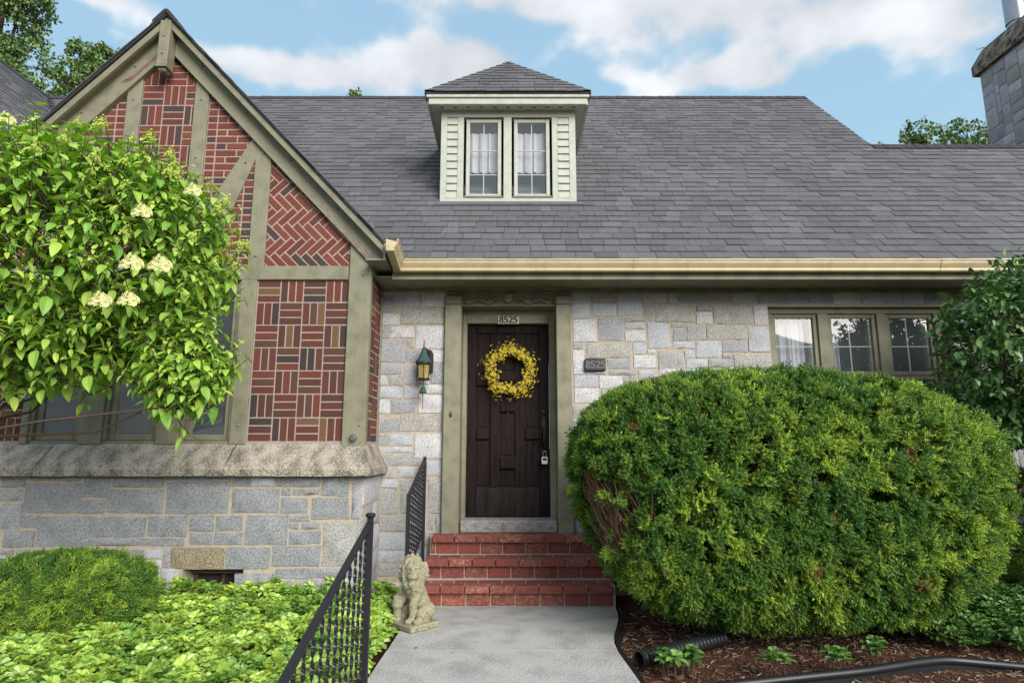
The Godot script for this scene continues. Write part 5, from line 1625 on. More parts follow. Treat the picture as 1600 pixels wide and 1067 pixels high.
	part(t, "lion", surface_nets(field, size, lo, cell), M.lion_stone, world)

func surface_nets(field: PackedFloat32Array, size: Vector3i, lo: Vector3, cell: float) -> ArrayMesh:
	var vid := {}
	var verts := PackedVector3Array()
	var sx := 1; var sy := size.x; var sz := size.x * size.y
	var corner := [0, sx, sy, sx + sy, sz, sx + sz, sy + sz, sx + sy + sz]
	var edges := [[0, 1], [2, 3], [4, 5], [6, 7], [0, 2], [1, 3], [4, 6], [5, 7], [0, 4], [1, 5], [2, 6], [3, 7]]
	for z in size.z - 1:
		for y in size.y - 1:
			for x in size.x - 1:
				var base := (z * size.y + y) * size.x + x
				var inside := 0
				for k in 8:
					if field[base + corner[k]] < 0: inside += 1
				if inside == 0 or inside == 8: continue
				var sum := Vector3.ZERO; var cnt := 0
				for e in edges:
					var a := field[base + corner[e[0]]]; var b := field[base + corner[e[1]]]
					if (a < 0) == (b < 0): continue
					var s := a / (a - b)
					var p := Vector3(e[0] & 1, (e[0] >> 1) & 1, (e[0] >> 2) & 1).lerp(Vector3(e[1] & 1, (e[1] >> 1) & 1, (e[1] >> 2) & 1), s)
					sum += p; cnt += 1
				vid[base] = verts.size()
				verts.append(lo + (Vector3(x, y, z) + sum / cnt) * cell)
	var st := SurfaceTool.new()
	st.begin(Mesh.PRIMITIVE_TRIANGLES)
	st.set_smooth_group(0)
	for q in verts: st.add_vertex(q)
	for base in vid:
		for ax in [[sx, sy, sz], [sy, sz, sx], [sz, sx, sy]]:
			var a := field[base]; var b := field[base + ax[0]]
			if (a < 0) == (b < 0): continue
			var ids := [base - ax[1] - ax[2], base - ax[2], base, base - ax[1]]
			var ok := true
			for i in ids:
				if not vid.has(i): ok = false
			if not ok: continue
			var o: Array = [0, 2, 1, 0, 3, 2] if a < 0 else [0, 1, 2, 0, 2, 3]
			for i in o: st.add_index(vid[ids[i]])
	st.generate_normals()
	return st.commit()

# ------------------------------------------------------------------ plants
func leaf_mesh(width: float, fold: float, droop: float, seg := 4) -> ArrayMesh:   # grows along +z, face up
	var me := Mesher.new()
	var rows := []
	for i in seg + 1:
		var t := i / float(seg)
		var w := width * 0.5 * pow(sin(PI * pow(t, 0.75)), 0.8) if i > 0 and i < seg else 0.0
		var y := -droop * t * t
		rows.append([Vector3(-w, y + fold * w * 2, t), Vector3(0, y, t), Vector3(w, y + fold * w * 2, t)])
	for i in seg:
		for k in 2:
			var a: Vector3 = rows[i][k]; var b: Vector3 = rows[i][k + 1]; var c: Vector3 = rows[i + 1][k + 1]; var e: Vector3 = rows[i + 1][k]
			if (b - a).length() > 0.001: me.tri(a, e, b)
			if (c - e).length() > 0.001: me.tri(b, e, c)
	return me.mesh()

func aim(dir: Vector3, roll: float, size: float) -> Basis:   # z along dir, y as far up as it goes
	var z := dir.normalized()
	var x := Vector3.UP.cross(z)
	x = x.normalized() if x.length() > 0.05 else Vector3.RIGHT
	var b := Basis(x, z.cross(x), z) * Basis(Vector3.BACK, roll)
	return b.scaled(Vector3.ONE * size)

func rand_dir() -> Vector3:
	var z := rng.randf_range(-1, 1); var a := rng.randf() * TAU
	var r := sqrt(1 - z * z)
	return Vector3(r * cos(a), z, r * sin(a))

# the leaves that show largest become parts of their own, the rest one mass
func foliage(t: Node3D, mesh: ArrayMesh, m: StandardMaterial3D, xfs: Array, cols: Array, singles: int, centre: Vector3) -> void:
	var order := range(xfs.size())
	var score := PackedFloat32Array()
	var cam := Vector3(0, 1.4, 0)
	for i in xfs.size():
		var p: Vector3 = xfs[i].origin
		var s := p.distance_to(cam)
		if absf(p.x / p.z) > 0.82: s += 50.0
		score.append(s)
	order.sort_custom(func(a, b): return score[a] < score[b])
	var tones := []
	for i in 5:
		var k: Color = cols[(i * 7919 + 13) % cols.size()]
		var tm: StandardMaterial3D = m.duplicate()
		tm.albedo_color = k.linear_to_srgb()
		tones.append([k, tm])
	var rest := []; var rc := []
	for n in order.size():
		var i: int = order[n]
		if n < singles:
			var best := 0
			for q in 5:
				if absf(tones[q][0].g - cols[i].g) < absf(tones[best][0].g - cols[i].g): best = q
			part(t, "leaf", mesh, tones[best][1], xfs[i])
		else:
			rest.append(xfs[i]); rc.append(cols[i])
	many(t, "foliage", mesh, m, rest, rc)

func yew_sprig() -> ArrayMesh:   # a bushy shoot along +z: a leader and two side shoots, flat needles all round
	var me := Mesher.new()
	var r := RandomNumberGenerator.new()
	r.seed = 12
	for sh in [[Vector3.ZERO, Vector3(0, 0, 1), 1.0, 13], [Vector3(0, 0, 0.15), Vector3(0.62, 0.1, 0.75), 0.66, 8], [Vector3(0, 0, 0.25), Vector3(-0.6, 0.15, 0.78), 0.62, 8]]:
		var ax: Vector3 = sh[1].normalized()
		var x := ax.cross(Vector3(0.1, 0.95, 0.2)).normalized(); var y := ax.cross(x)
		for i in sh[3]:
			var t: float = (i + 0.5) / sh[3]
			var o: Vector3 = sh[0] + ax * (t * sh[2] * 0.9)
			var a: float = i * 2.4
			var out := (x * cos(a) + y * sin(a) * 0.6 + ax * lerpf(0.45, 1.1, t)).normalized()
			var l := 0.36 * (1.0 - 0.35 * t) * r.randf_range(0.85, 1.15)
			var w := out.cross(ax).normalized() * 0.048
			var k := r.randf_range(0.85, 1.15)
			me.col = Color(k, k, k)
			me.tri(o - w * 0.8, o + w * 0.8, o + out * l)
			me.tri(o + out * l * 0.25 - w, o + out * l * 0.25 + w, o + out * l)
	return me.mesh()

# a clipped yew: shape(dir) gives the radius vector of its surface
func yew(called: String, label: String, base: Vector3, centre: Vector3, r: Vector3, power: float, count: int, size: float, bare: Callable, skew: Callable, tint: Color) -> Node3D:
	var t := thing(called, label, "shrub", base)
	var f := FastNoiseLite.new()
	f.seed = 31 + count; f.frequency = 1.5; f.fractal_octaves = 3
	var f2 := FastNoiseLite.new()
	f2.seed = 57; f2.frequency = 1.1; f2.fractal_octaves = 2
	var xfs := []; var cols := []
	var per := 9
	for i in int(count / float(per)):
		var dir := rand_dir()
		var q := Vector3(absf(dir.x), absf(dir.y), absf(dir.z))
		var k := pow(pow(q.x, power) + pow(q.y, power) + pow(q.z, power), -1.0 / power)
		var p := dir * k
		var nrm := Vector3(signf(dir.x) * pow(absf(p.x), power - 1) / r.x, signf(dir.y) * pow(absf(p.y), power - 1) / r.y, signf(dir.z) * pow(absf(p.z), power - 1) / r.z).normalized()
		p = skew.call(p * r)
		var lump := f.get_noise_3dv(p * 1.0) * 0.07 + f.get_noise_3dv(p * 3.0) * 0.06
		if f.get_noise_3dv(p * 3.6 + Vector3(7, 0, 0)) < -0.20 and rng.randf() < 0.8: lump -= 0.14
		var depth := rng.randf()
		depth = depth * depth * 0.20
		var tuft := centre + p * (1.0 + lump * 0.5) - nrm * (depth + 0.05)
		if tuft.y < 0.05: continue
		var b: float = bare.call(tuft)
		if rng.randf() < b: continue
		var lead := (nrm + Vector3(0, 0.25, 0) + rand_dir() * 0.35).normalized()
		# new growth is mixed at random through the whole bush
		var young := clampf(0.50 + f2.get_noise_3dv(tuft) * 0.45 + rng.randfn(0, 0.28), 0, 1)
		var dead := rng.randf() < 0.006
		for s in per:
			var go := (lead + rand_dir() * 0.75).normalized()
			xfs.append(Transform3D(aim(go, rng.randf_range(-1.5, 1.5), size * rng.randf_range(0.65, 1.15) * (1.45 if rng.randf() < 0.02 else 1.0)), tuft + rand_dir() * size * 0.35))
			var yy := clampf(young + rng.randfn(0, 0.12), 0, 1)
			var col := Color(0.08, 0.20, 0.03).lerp(Color(0.40, 0.56, 0.06), yy * yy)
			if dead: col = Color(0.30, 0.15, 0.06)
			cols.append(Color(col.r * tint.r, col.g * tint.g, col.b * tint.b))
	many(t, "foliage", yew_sprig(), M.yew, xfs, cols)
	# limbs fanning out from the ground
	var br := Mesher.new()
	for i in 26:
		var d := rand_dir()
		d.y = absf(d.y) * 0.8 + 0.15
		var e: Vector3 = centre + skew.call(Vector3(d.x * r.x, d.y * r.y - 0.1, d.z * r.z) * 0.75)
		var s := base + Vector3(rng.randf_range(-0.2, 0.2), -0.05, rng.randf_range(-0.15, 0.15))
		var m := s.lerp(e, 0.5) + Vector3(0, 0.1, 0)
		br.tube([s, m, e], [0.028, 0.016, 0.005], 5)
	part(t, "limbs", br.mesh(), M.bark)
	return t

func build_yews() -> void:
	# the big one by the door: widest above the middle, its door side worn bare
	var skew := func(p: Vector3) -> Vector3:
		var low := clampf(-p.y / 0.9, 0, 1)
		var q := p
		q.x *= 1.0 - 0.17 * low
		q.z *= 1.0 - 0.06 * low
		if p.x > 0 and p.y > 0: q.y -= 0.24 * pow(p.x / 1.7, 2.0) * (p.y / 0.97)
		return q
	var bare := func(at: Vector3) -> float:
		var k := exp(-pow((at.y - 0.85) / 0.38, 2)) * clampf((0.98 - at.x) / 0.25, 0, 1) * clampf((at.z + 5.5) / 0.3, 0, 1)
		return clampf(k * 1.9, 0, 0.97)
	var big := yew("yew_bush", "huge rounded yew bush clipped into a dome beside the brick steps", P(2.15, 0, 5.2), P(2.13, 1.05, 5.16), Vector3(1.64, 0.97, 0.97), 3.3, 100000, 0.080, bare, skew, Color.WHITE)
	var tw := Mesher.new()
	var hold := func(q: Vector3, most: float) -> Vector3:   # keeps a twig inside the bush's outline
		var mid := P(2.13, 1.05, 5.16)
		var low := clampf((mid.y - q.y) / 0.9, 0, 1)
		var e := (q - mid) / Vector3(1.64 * (1.0 - 0.17 * low), 0.97, 0.97 * (1.0 - 0.06 * low))
		var v := pow(pow(absf(e.x), 3.2) + pow(absf(e.y), 3.2) + pow(absf(e.z), 3.2), 1.0 / 3.2)
		return q if v < most else mid + (q - mid) * (most / v)
	for i in 300:
		var a := P(rng.randf_range(0.55, 1.0), rng.randf_range(0.40, 1.05), rng.randf_range(4.4, 5.4))
		a = hold.call(a, rng.randf_range(0.86, 0.95))
		var b := a + Vector3(rng.randf_range(-0.20, -0.02), rng.randf_range(0.14, 0.34), rng.randf_range(-0.04, 0.12))
		b = hold.call(b, rng.randf_range(0.95, 1.0))
		tw.tube([a, a.lerp(b, 0.5) + rand_dir() * 0.015, b], [0.006, 0.0045, 0.0025], 4, false)
	part(big, "bare_twigs", tw.mesh(), M.twig)
	yew("yew_bush", "small clipped yew bush in front of the stone base under the bay window", P(-3.42, 0, 4.92), P(-3.42, 0.30, 4.92), Vector3(0.66, 0.34, 0.44), 2.7, 21000, 0.062,
		func(at: Vector3) -> float: return clampf((-3.62 - at.x) * 2.5, 0, 0.5) * clampf((0.42 - at.y) * 6.0, 0, 1), func(p: Vector3) -> Vector3: return p, Color.WHITE)

func floret_cluster(count: int, length: float, radius: float, size: float, sd: int) -> ArrayMesh:
	var me := Mesher.new()
	var r := RandomNumberGenerator.new()
	r.seed = sd
	for i in count:
		var t := sqrt(r.randf())
		var a := r.randf() * TAU
		var rr := radius * pow(t, 0.7) * (0.75 + 0.3 * r.randf())
		var o := Vector3(cos(a) * rr, length * (1 - t) * (0.9 + 0.2 * r.randf()), sin(a) * rr)
		var up := (Vector3(cos(a), 0.55, sin(a)) + Vector3(r.randfn(), r.randfn(), r.randfn()) * 0.25).normalized()
		var x := up.cross(Vector3(0.2, 0.3, 0.9)).normalized(); var z := x.cross(up)
		var g := 0.8 + 0.35 * r.randf()
		me.col = Color(g, g, g)
		for k in 4:
			var c := TAU * k / 4.0
			var u := x * cos(c) + z * sin(c); var w := x * -sin(c) + z * cos(c)
			me.quad(o, o + (u * 0.6 + w * 0.42) * size + up * size * 0.2, o + u * size, o + (u * 0.6 - w * 0.42) * size + up * size * 0.2)
	return me.mesh()

func build_hydrangea() -> void:
	var foot := P(-4.25, 0, 4.6)
	var t := thing("hydrangea_tree", "panicle hydrangea with bright green leaves and creamy flower heads before the gable", "hydrangea", foot)
	var fork := P(-4.08, 1.5, 4.5)
	var c := P(-3.22, 2.74, 4.25)
	var R := Vector3(1.22, 1.02, 0.90)
	var tr := Mesher.new()
	tr.tube([foot - Vector3(0, 0.05, 0), foot.lerp(fork, 0.5) + Vector3(0.04, 0, 0), fork], [0.08, 0.055, 0.045], 9)
	part(t, "trunk", tr.mesh(), M.bark)
	var br := Mesher.new()
	var lm := leaf_mesh(0.50, 0.14, 0.30, 5)
	var xfs := []; var cols := []
	var heads := []
	var f := FastNoiseLite.new()
	f.seed = 19; f.frequency = 1.4
	for i in 1780:
		var dir := rand_dir()
		var k := 0.62 + 0.40 * pow(rng.randf(), 0.45)
		if dir.y < -0.35: k *= 0.86 + 0.1 * rng.randf()
		var at := c + dir * R * (k + f.get_noise_3dv(dir * 2.0) * 0.16)
		if i >= 1560:   # the low limb that reaches over the bay window
			at = P(-2.22, 2.0, 4.12) + dir * Vector3(0.42, 0.36, 0.34) * (0.5 + 0.5 * rng.randf())
		# thin out under the crown
		if at.y < 1.92 and at.x < -2.62 and rng.randf() < 0.75: continue
		if at.y < 1.62 + 0.12 * rng.randf(): continue
		var go := (dir * 0.9 + Vector3(0, 0.75, 0) + rand_dir() * 0.45).normalized()
		if i % 110 == 0: br.tube([fork + rand_dir() * 0.08, fork.lerp(at, 0.5) + Vector3(0, -0.06, 0) + rand_dir() * 0.12, at - go * 0.2, at], [0.014, 0.009, 0.005, 0.003], 5)
		br.tube([at - go * 0.30 - dir * 0.06, at - go * 0.14, at], [0.005, 0.004, 0.0025], 4, false)
		var pairs := 4 + rng.randi() % 2
		var spin := rng.randf() * PI
		for p in pairs:
			var o := at - go * (0.055 * p + 0.01)
			var x := go.cross(Vector3(0.31, 0.2, 0.93)).normalized()
			for s in 2:
				var out := x.rotated(go, spin + p * PI / 2 + s * PI)
				var ld := (out + go * (0.35 - 0.12 * p) + Vector3(0, -0.12 - 0.10 * p, 0)).normalized()
				var size := (0.058 + 0.013 * p) * rng.randf_range(0.55, 1.35)
				xfs.append(Transform3D(aim(ld, rng.randf_range(-0.5, 0.5), size), o))
				var fresh := clampf(rng.randf_range(0, 0.75) + (0.35 if p == 0 else 0.0), 0, 1)
				cols.append(Color(0.19, 0.40, 0.055).lerp(Color(0.54, 0.68, 0.11), fresh))
		if rng.randf() < 0.2 and dir.y > -0.1: heads.append([at, go])
	part(t, "branches", br.mesh(), M.bark)
	foliage(t, lm, M.hydrangea_leaf, xfs, cols, 300, c)
	var cream: StandardMaterial3D = M.petal.duplicate()
	cream.albedo_color = S(232, 232, 168)
	var green: StandardMaterial3D = M.petal.duplicate()
	green.albedo_color = S(188, 204, 92)
	var big := floret_cluster(190, 0.075, 0.066, 0.013, 3); var small := floret_cluster(90, 0.085, 0.042, 0.008, 5)
	for i in mini(heads.size(), 130):
		var h: Array = heads[i]
		part(t, "flower_head", small, green, Transform3D(Basis(Quaternion(Vector3.UP, (h[1] + Vector3(0, 0.4, 0)).normalized())).scaled(Vector3.ONE * rng.randf_range(0.7, 1.15)), h[0]))
	# the full creamy heads, where the photograph has them
	for q in [[-2.25, 2.47, 3.5], [-2.08, 2.46, 3.5], [-2.34, 2.22, 3.4], [-2.18, 2.225, 3.4], [-2.35, 2.87, 3.7], [-2.82, 3.31, 3.9], [-2.15, 3.10, 3.9], [-3.39, 3.56, 3.8]]:
		part(t, "flower_head", big, cream, Transform3D(Basis(Quaternion(Vector3.UP, Vector3(0.2, 0.8, 0.6).normalized())).scaled(Vector3.ONE * rng.randf_range(0.8, 1.0)), P(q[0], q[1], q[2])))

func rosette() -> ArrayMesh:   # a whorl of glossy toothed leaves on a short stem
	var me := Mesher.new()
	for ring in 2:
		var n := 6 if ring == 0 else 5
		for i in n:
			var a := TAU * i / n + ring * 0.5
			var l := 0.062 if ring == 0 else 0.040
			var tilt := 0.15 if ring == 0 else 0.65
			var out := Vector3(cos(a) * cos(tilt), sin(tilt), sin(a) * cos(tilt))
			var side := Vector3(-sin(a), 0, cos(a)) * 0.0135
			var o := Vector3(0, 0.012 * ring, 0)
			var k := 0.85 if ring == 0 else 1.15
			me.col = Color(k, k, k)
			var m1 := o + out * l * 0.45; var m2 := o + out * l * 0.8 + Vector3(0, -0.004, 0); var tip := o + out * l + Vector3(0, -0.012, 0)
			var lift := Vector3(0, 0.004, 0)
			me.quad(o, m1 - side * 0.9 + lift, m2 - side + lift, tip); me.quad(o, tip, m2 + side + lift, m1 + side * 0.9 + lift)
	return me.mesh()

func build_ground_cover() -> void:
	var rm := rosette()
	var f := FastNoiseLite.new()
	f.seed = 41; f.frequency = 1.3; f.fractal_octaves = 2
	var xfs := []; var cols := []
	for i in 11500:
		var x := rng.randf_range(-6.2, -0.80); var d := rng.randf_range(1.9, 5.78)
		var n := f.get_noise_2d(x * 1.2, d * 1.2)
		if x > -0.93 + 0.05 * n and d < 5.05: continue
		if d > 5.0 and x > -0.98: continue
		if d < 2.8 and x > -1.15: continue
		if pow((x + 3.42) / 0.62, 2) + pow((d - 4.92) / 0.45, 2) < 1.0: continue
		if x < -2.85 and x > -3.95 and d < 4.6 and d > 4.35 and rng.randf() < 0.6: continue
		var y := 0.12 + 0.06 * n + rng.randf_range(-0.075, 0.05) - 0.42 * smoothstep(3.6, 1.8, d)
		if x > -1.05: y -= 0.05
		if d > 5.55: y += 0.05
		xfs.append(Transform3D((Basis(Vector3.UP, rng.randf() * TAU) * Basis(Vector3.RIGHT, rng.randfn(0, 0.38)) * Basis(Vector3.BACK, rng.randfn(0, 0.38))).scaled(Vector3.ONE * rng.randf_range(0.6, 1.3)), P(x, y, d)))
		var k := clampf(0.5 + n * 0.7 + rng.randfn(0, 0.28), 0, 1)
		cols.append(Color(0.14, 0.30, 0.045).lerp(Color(0.46, 0.62, 0.10), k))
	var g := many(self, "ground_cover", rm, M.ground_leaf, xfs, cols)
	g.set_meta("label", "bright yellow-green leafy ground cover filling the bed below the gable"); g.set_meta("category", "ground cover")
	xfs = []; cols = []
	for i in 3600:
		var x := rng.randf_range(2.4, 6.0); var d := rng.randf_range(4.4, 6.2)
		if d < 4.6 + 0.25 * f.get_noise_2d(x * 2, 3.0) + maxf(0.0, 3.4 - x) * 0.5: continue
		xfs.append(Transform3D((Basis(Vector3.UP, rng.randf() * TAU) * Basis(Vector3.RIGHT, rng.randfn(0, 0.3))).scaled(Vector3.ONE * rng.randf_range(0.8, 1.3)), P(x, 0.12 + rng.randf_range(-0.07, 0.06), d)))
		cols.append(Color(0.07, 0.16, 0.04).lerp(Color(0.15, 0.28, 0.06), rng.randf()))
	var g2 := many(self, "ground_cover", rm, M.ground_leaf, xfs, cols)
	g2.set_meta("label", "dark green leafy ground cover behind the black edging under the big yew"); g2.set_meta("category", "ground cover")
	# single plants that have strayed over the soil
	var spots := [[0.98, 4.26, "by the open drain pipe"], [2.05, 4.24, "alone in the mulch between yew and black edging"], [2.45, 4.42, "close to the dark ground cover under the yew"], [1.62, 4.22, "in the mulch behind the tail of the drain pipe"]]
	for s in spots:
		var near: bool = s[2] == "by the open drain pipe"
		var t := thing("leafy_plant", "low leafy green plant %s" % s[2], "plant", P(s[0], -0.04, s[1]), "" if near else "stray plants under the yew")
		var stems := Mesher.new()
		var n := 12 if near else 5
		for i in n:
			var o := P(s[0] + rng.randf_range(-0.02, 0.22 if near else 0.12), rng.randf_range(0.05, 0.11), s[1] + rng.randf_range(-0.06, 0.06))
			stems.tube([P(o.x, -0.06, s[1]), o], [0.004, 0.003], 4)
			var tone: StandardMaterial3D = M.ground_leaf.duplicate()
			tone.albedo_color = Color(0.10, 0.20, 0.05).lerp(Color(0.16, 0.30, 0.06), rng.randf()).linear_to_srgb()
			part(t, "leaf_whorl", rm, tone, Transform3D((Basis(Vector3.UP, rng.randf() * TAU) * Basis(Vector3.RIGHT, rng.randfn(0.15, 0.2))).scaled(Vector3.ONE * rng.randf_range(0.9, 1.4)), o))
		part(t, "stems", stems.mesh(), M.bark)

func build_corner_shrub() -> void:
	var foot := P(4.75, 0, 5.55)
	var t := thing("leafy_shrub", "tall shrub with pointed dark green leaves overhanging the casement windows", "shrub", foot)
	var c := P(4.85, 2.22, 5.45)
	var R := Vector3(1.0, 0.98, 0.75)
	var br := Mesher.new()
	var lm := leaf_mesh(0.5, 0.10, 0.25, 4)
	var xfs := []; var cols := []
	var f := FastNoiseLite.new()
	f.seed = 6; f.frequency = 1.7
	for k in 3: br.tube([foot + Vector3(0.06 * k - 0.06, -0.05, 0), foot + Vector3(0.1 * k - 0.1, 0.8, 0), c + Vector3(0.25 * k - 0.25, -0.3, 0.1)], [0.04, 0.03, 0.02], 7)
	for i in 1350:
		var dir := rand_dir()
		var at := c + dir * R * (0.55 + 0.45 * pow(rng.randf(), 0.4) + f.get_noise_3dv(dir * 1.8) * 0.22)
		if at.y < 1.35: continue
		var go := (dir + Vector3(0, 0.2, 0) + rand_dir() * 0.4).normalized()
		if i % 9 == 0: br.tube([c + dir * 0.1 - Vector3(0, 0.4, 0), at], [0.012, 0.003], 5)
		for p in 9:
			var o := at - go * (0.028 * p) + rand_dir() * 0.012
			var out := (rand_dir() + go * 0.5 + Vector3(0, -0.25, 0.25)).normalized()
			xfs.append(Transform3D(aim(out, rng.randf_range(-0.4, 0.4), rng.randf_range(0.058, 0.098)), o))
			cols.append(Color(0.09, 0.20, 0.06).lerp(Color(0.24, 0.38, 0.11), rng.randf() * rng.randf()))
	part(t, "branches", br.mesh(), M.bark)
	foliage(t, lm, M.shrub_leaf, xfs, cols, 300, c)
	# a low hedge in the shade behind
	yew("low_hedge", "low clipped hedge against the wall beyond the big yew", P(5.35, 0, 6.05), P(5.35, 0.62, 6.05), Vector3(0.75, 0.62, 0.35), 3.0, 5200, 0.08, func(_a): return 0.0, func(p): return p, Color.WHITE)

func tree(label: String, foot: Vector3, top: float, blobs: Array, per: int, size: float, a: Color, b: Color, group: String) -> void:
	var t := thing("tree", label, "tree", foot, group)
	var tr := Mesher.new()
	var crown := Vector3.ZERO
	for q in blobs: crown += q[0] / float(blobs.size())
	tr.tube([foot, foot.lerp(Vector3(crown.x, top * 0.6, crown.z), 0.6), Vector3(crown.x, top * 0.75, crown.z)], [top * 0.022, top * 0.016, top * 0.008], 9)
	part(t, "trunk", tr.mesh(), M.bark)
	var lb := Mesher.new()
	var lm := leaf_mesh(0.62, 0.1, 0.2, 3)
	var xfs := []; var cols := []
	for q in blobs:
		var st := Vector3(crown.x, lerpf(foot.y, q[0].y, 0.75), crown.z)
		lb.tube([st, st.lerp(q[0], 0.6) + Vector3(0, 0.1, 0), q[0]], [top * 0.007, top * 0.004, top * 0.0015], 6)
		for k in 26:
			var dir := rand_dir()
			var tip: Vector3 = q[0] + dir * q[1] * pow(rng.randf(), 0.4)
			tip.y += 0.15 * q[1]
			lb.tube([q[0], tip], [top * 0.0012, top * 0.0004], 4, false)
			for i in int(per / 26.0):
				var p: Vector3 = tip + rand_dir() * q[1] * 0.30 * pow(rng.randf(), 0.6)
				xfs.append(Transform3D(aim((rand_dir() + Vector3(0, -0.4, 0)).normalized(), rng.randf_range(-1, 1), size * rng.randf_range(0.7, 1.3)), p))
				cols.append(a.lerp(b, rng.randf()))
	part(t, "limbs", lb.mesh(), M.bark)
	many(t, "crown", lm, M.tree_leaf, xfs, cols)

func build_trees() -> void:
	var a := Color(0.11, 0.20, 0.07); var b := Color(0.25, 0.37, 0.12)
	var g := "trees behind the house"
	# two trunks behind the left wing
	var bl := []
	for q in [[-21.2, 18.2, 22, 1.6], [-19.7, 18.9, 22, 1.2], [-20.2, 16.6, 22.4, 1.5], [-21.6, 15.2, 22.4, 1.6], [-19.6, 15.4, 22, 1.1], [-19.9, 14.0, 22, 1.2], [-22, 20.5, 22, 1.5], [-20.4, 20.3, 22, 1.2]]: bl.append([P(q[0], q[1], q[2]), q[3]])
	tree("tall broad green tree rising behind the roof of the wing", P(-21, 0, 22.5), 19.0, bl, 3200, 0.14, a, b, g)
	bl = []
	for q in [[-17.2, 17.0, 22.5, 0.75], [-16.2, 16.9, 22.5, 0.65], [-17.8, 15.9, 22.5, 0.8], [-16.7, 15.9, 22.5, 0.75], [-18.2, 14.8, 22.5, 0.8], [-16.6, 14.8, 22.5, 0.8], [-17.4, 14.0, 22.5, 0.9]]: bl.append([P(q[0], q[1], q[2]), q[3]])
	tree("smaller open-crowned tree between the broad tree and the gable peak", P(-17.2, 0, 22.8), 16.0, bl, 1500, 0.13, a, b, g)
	bl = []
	for q in [[11.2, 10.4, 18.2, 0.55], [12.2, 10.2, 18.2, 0.55], [13.1, 11.1, 18.2, 0.60], [13.7, 10.5, 18.2, 0.8], [14.6, 11.1, 18.2, 0.7], [14.9, 10.4, 18.2, 0.8], [12.9, 10.1, 18.2, 0.6], [15.9, 11.0, 18.2, 0.9]]: bl.append([P(q[0], q[1], q[2]), q[3]])
	tree("airy light green treetop showing over the lower roof by the chimney", P(13.6, 0, 18.5), 11.0, bl, 700, 0.12, a * 1.2, Color(0.19, 0.26, 0.08), g)
	bl = []
	for q in [[-5.55, 13.75, 20, 0.25], [-5.45, 13.4, 20, 0.35], [-5.75, 13.2, 20, 0.3]]: bl.append([P(q[0], q[1], q[2]), q[3]])
	tree("tip of a distant tree just above the main ridge", P(-5.5, 0, 20.2), 13.4, bl, 110, 0.15, a, b, g)

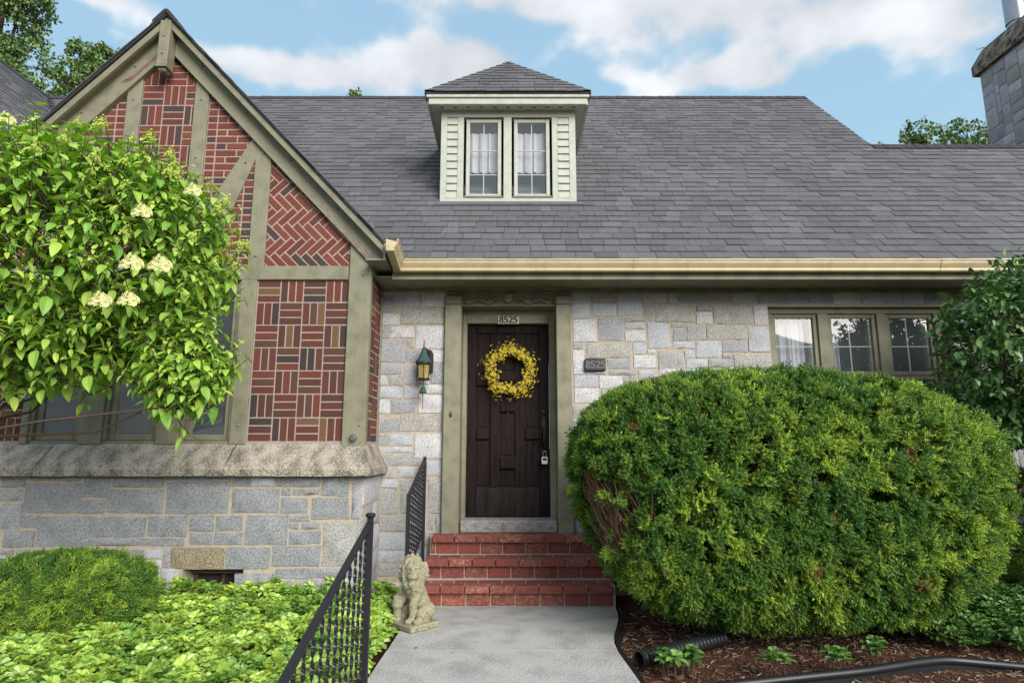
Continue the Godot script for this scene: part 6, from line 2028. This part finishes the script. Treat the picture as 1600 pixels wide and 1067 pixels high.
# ------------------------------------------------------------------ drain pipe and edging
func build_pipes() -> void:
	var t := thing("drain_pipe", "black corrugated drain pipe end lying open beside the walk", "pipe", P(0.86, 0, 4.40))
	var me := Mesher.new()
	var a := P(0.84, 0.028, 4.36); var b := P(1.55, 0.03, 4.82)
	var dir := (b - a).normalized()
	var n := 90
	var sd := dir.cross(Vector3.UP).normalized(); var ud := sd.cross(dir)
	for i in n:
		var pr := [0.055, 0.055, 0.048, 0.048]
		var r0: float = pr[i % 4]; var r1: float = pr[(i + 1) % 4]
		for k in 20:
			var x := TAU * k / 20; var y := TAU * (k + 1) / 20
			var ox := sd * cos(x) + ud * sin(x); var oy := sd * cos(y) + ud * sin(y)
			var p0 := a.lerp(b, i / float(n)); var p1 := a.lerp(b, (i + 1) / float(n))
			me.quad(p0 + ox * r0, p1 + ox * r1, p1 + oy * r1, p0 + oy * r0)
	var inner := []; var ir := []
	for i in 12:
		inner.append(a.lerp(b, i / 40.0)); ir.append(0.046)
	me.tube(inner, ir, 20, false)
	# the cut lip
	var s := dir.cross(Vector3.UP).normalized(); var u := s.cross(dir)
	for k in 20:
		var x := TAU * k / 20; var y := TAU * (k + 1) / 20
		var ox := s * cos(x) + u * sin(x); var oy := s * cos(y) + u * sin(y)
		me.quad(a + ox * 0.046, a + ox * 0.055, a + oy * 0.055, a + oy * 0.046)
	part(t, "pipe", me.mesh(), M.black_plastic)
	for o in [u * 0.0 - s * 0.0555]:
		var st := Mesher.new()
		bar(st, a + o + dir * 0.01, b + o, 0.006, 0.006, 0.001)
		part(t, "stripe", st.mesh(), M.pipe_stripe)
	var e := thing("garden_edging", "black rolled-top plastic edging snaking along the front of the mulch bed", "edging", P(2.0, 0, 4.1))
	edge_run(e, [[0.76, 3.86, -0.01], [1.05, 3.92, 0.0], [1.40, 4.0, 0.005], [1.85, 4.09, 0.015], [2.25, 4.18, 0.02], [2.6, 4.29, 0.025], [2.88, 4.37, 0.02], [3.12, 4.36, 0.005], [3.6, 4.28, -0.01], [4.4, 4.3, -0.02]], 0.026)
	var e2 := thing("garden_edging", "thin black edging strip along the concrete walk beside the yew", "edging", P(0.85, 0, 5.2))
	edge_run(e2, [[0.955, 5.8, -0.005], [0.945, 5.62, 0.0], [0.912, 5.42, 0.0], [0.85, 5.18, 0.0], [0.795, 4.97, 0.0], [0.772, 4.78, 0.0], [0.775, 4.5, -0.005], [0.80, 4.2, -0.01], [0.82, 3.75, -0.01]], 0.011)

func edge_run(t: Node3D, path: Array, r: float) -> void:
	var cv := Curve3D.new()
	for i in path.size():
		var p := P(path[i][0], path[i][2], path[i][1])
		var q0: Array = path[maxi(i - 1, 0)]; var q1: Array = path[mini(i + 1, path.size() - 1)]
		var tg := (P(q1[0], q1[2], q1[1]) - P(q0[0], q0[2], q0[1])) / 6.0
		cv.add_point(p, -tg, tg)
	var pts := []; var rad := []
	var skirt := Mesher.new()
	var len := cv.get_baked_length()
	var n := int(len / 0.05)
	for i in n + 1:
		pts.append(cv.sample_baked(len * i / n, true)); rad.append(r)
	var roll := Mesher.new()
	roll.tube(pts, rad, 10)
	part(t, "rolled_top", roll.mesh(), M.black_plastic)
	for i in n:
		var a: Vector3 = pts[i]; var b: Vector3 = pts[i + 1]
		var o := (b - a).cross(Vector3.UP).normalized() * 0.003
		var dn := Vector3(0, -0.10, 0)
		skirt.quad(a + o + dn, b + o + dn, b + o, a + o); skirt.quad(b - o + dn, a - o + dn, a - o, b - o)
	part(t, "skirt", skirt.mesh(), M.black_plastic)

func _ready() -> void:
	rng.seed = 20240607
	make_camera()
	make_sky()
	make_materials()
	build_ground()
	build_house()
	print("bricks ", brick_count)
	build_steps()
	build_railings()
	build_lantern()
	build_wreath()
	build_lockbox()
	build_lion()
	build_yews()
	build_hydrangea()
	build_ground_cover()
	build_corner_shrub()
	build_trees()
	build_pipes()
	print("built in ", Time.get_ticks_msec(), " ms")
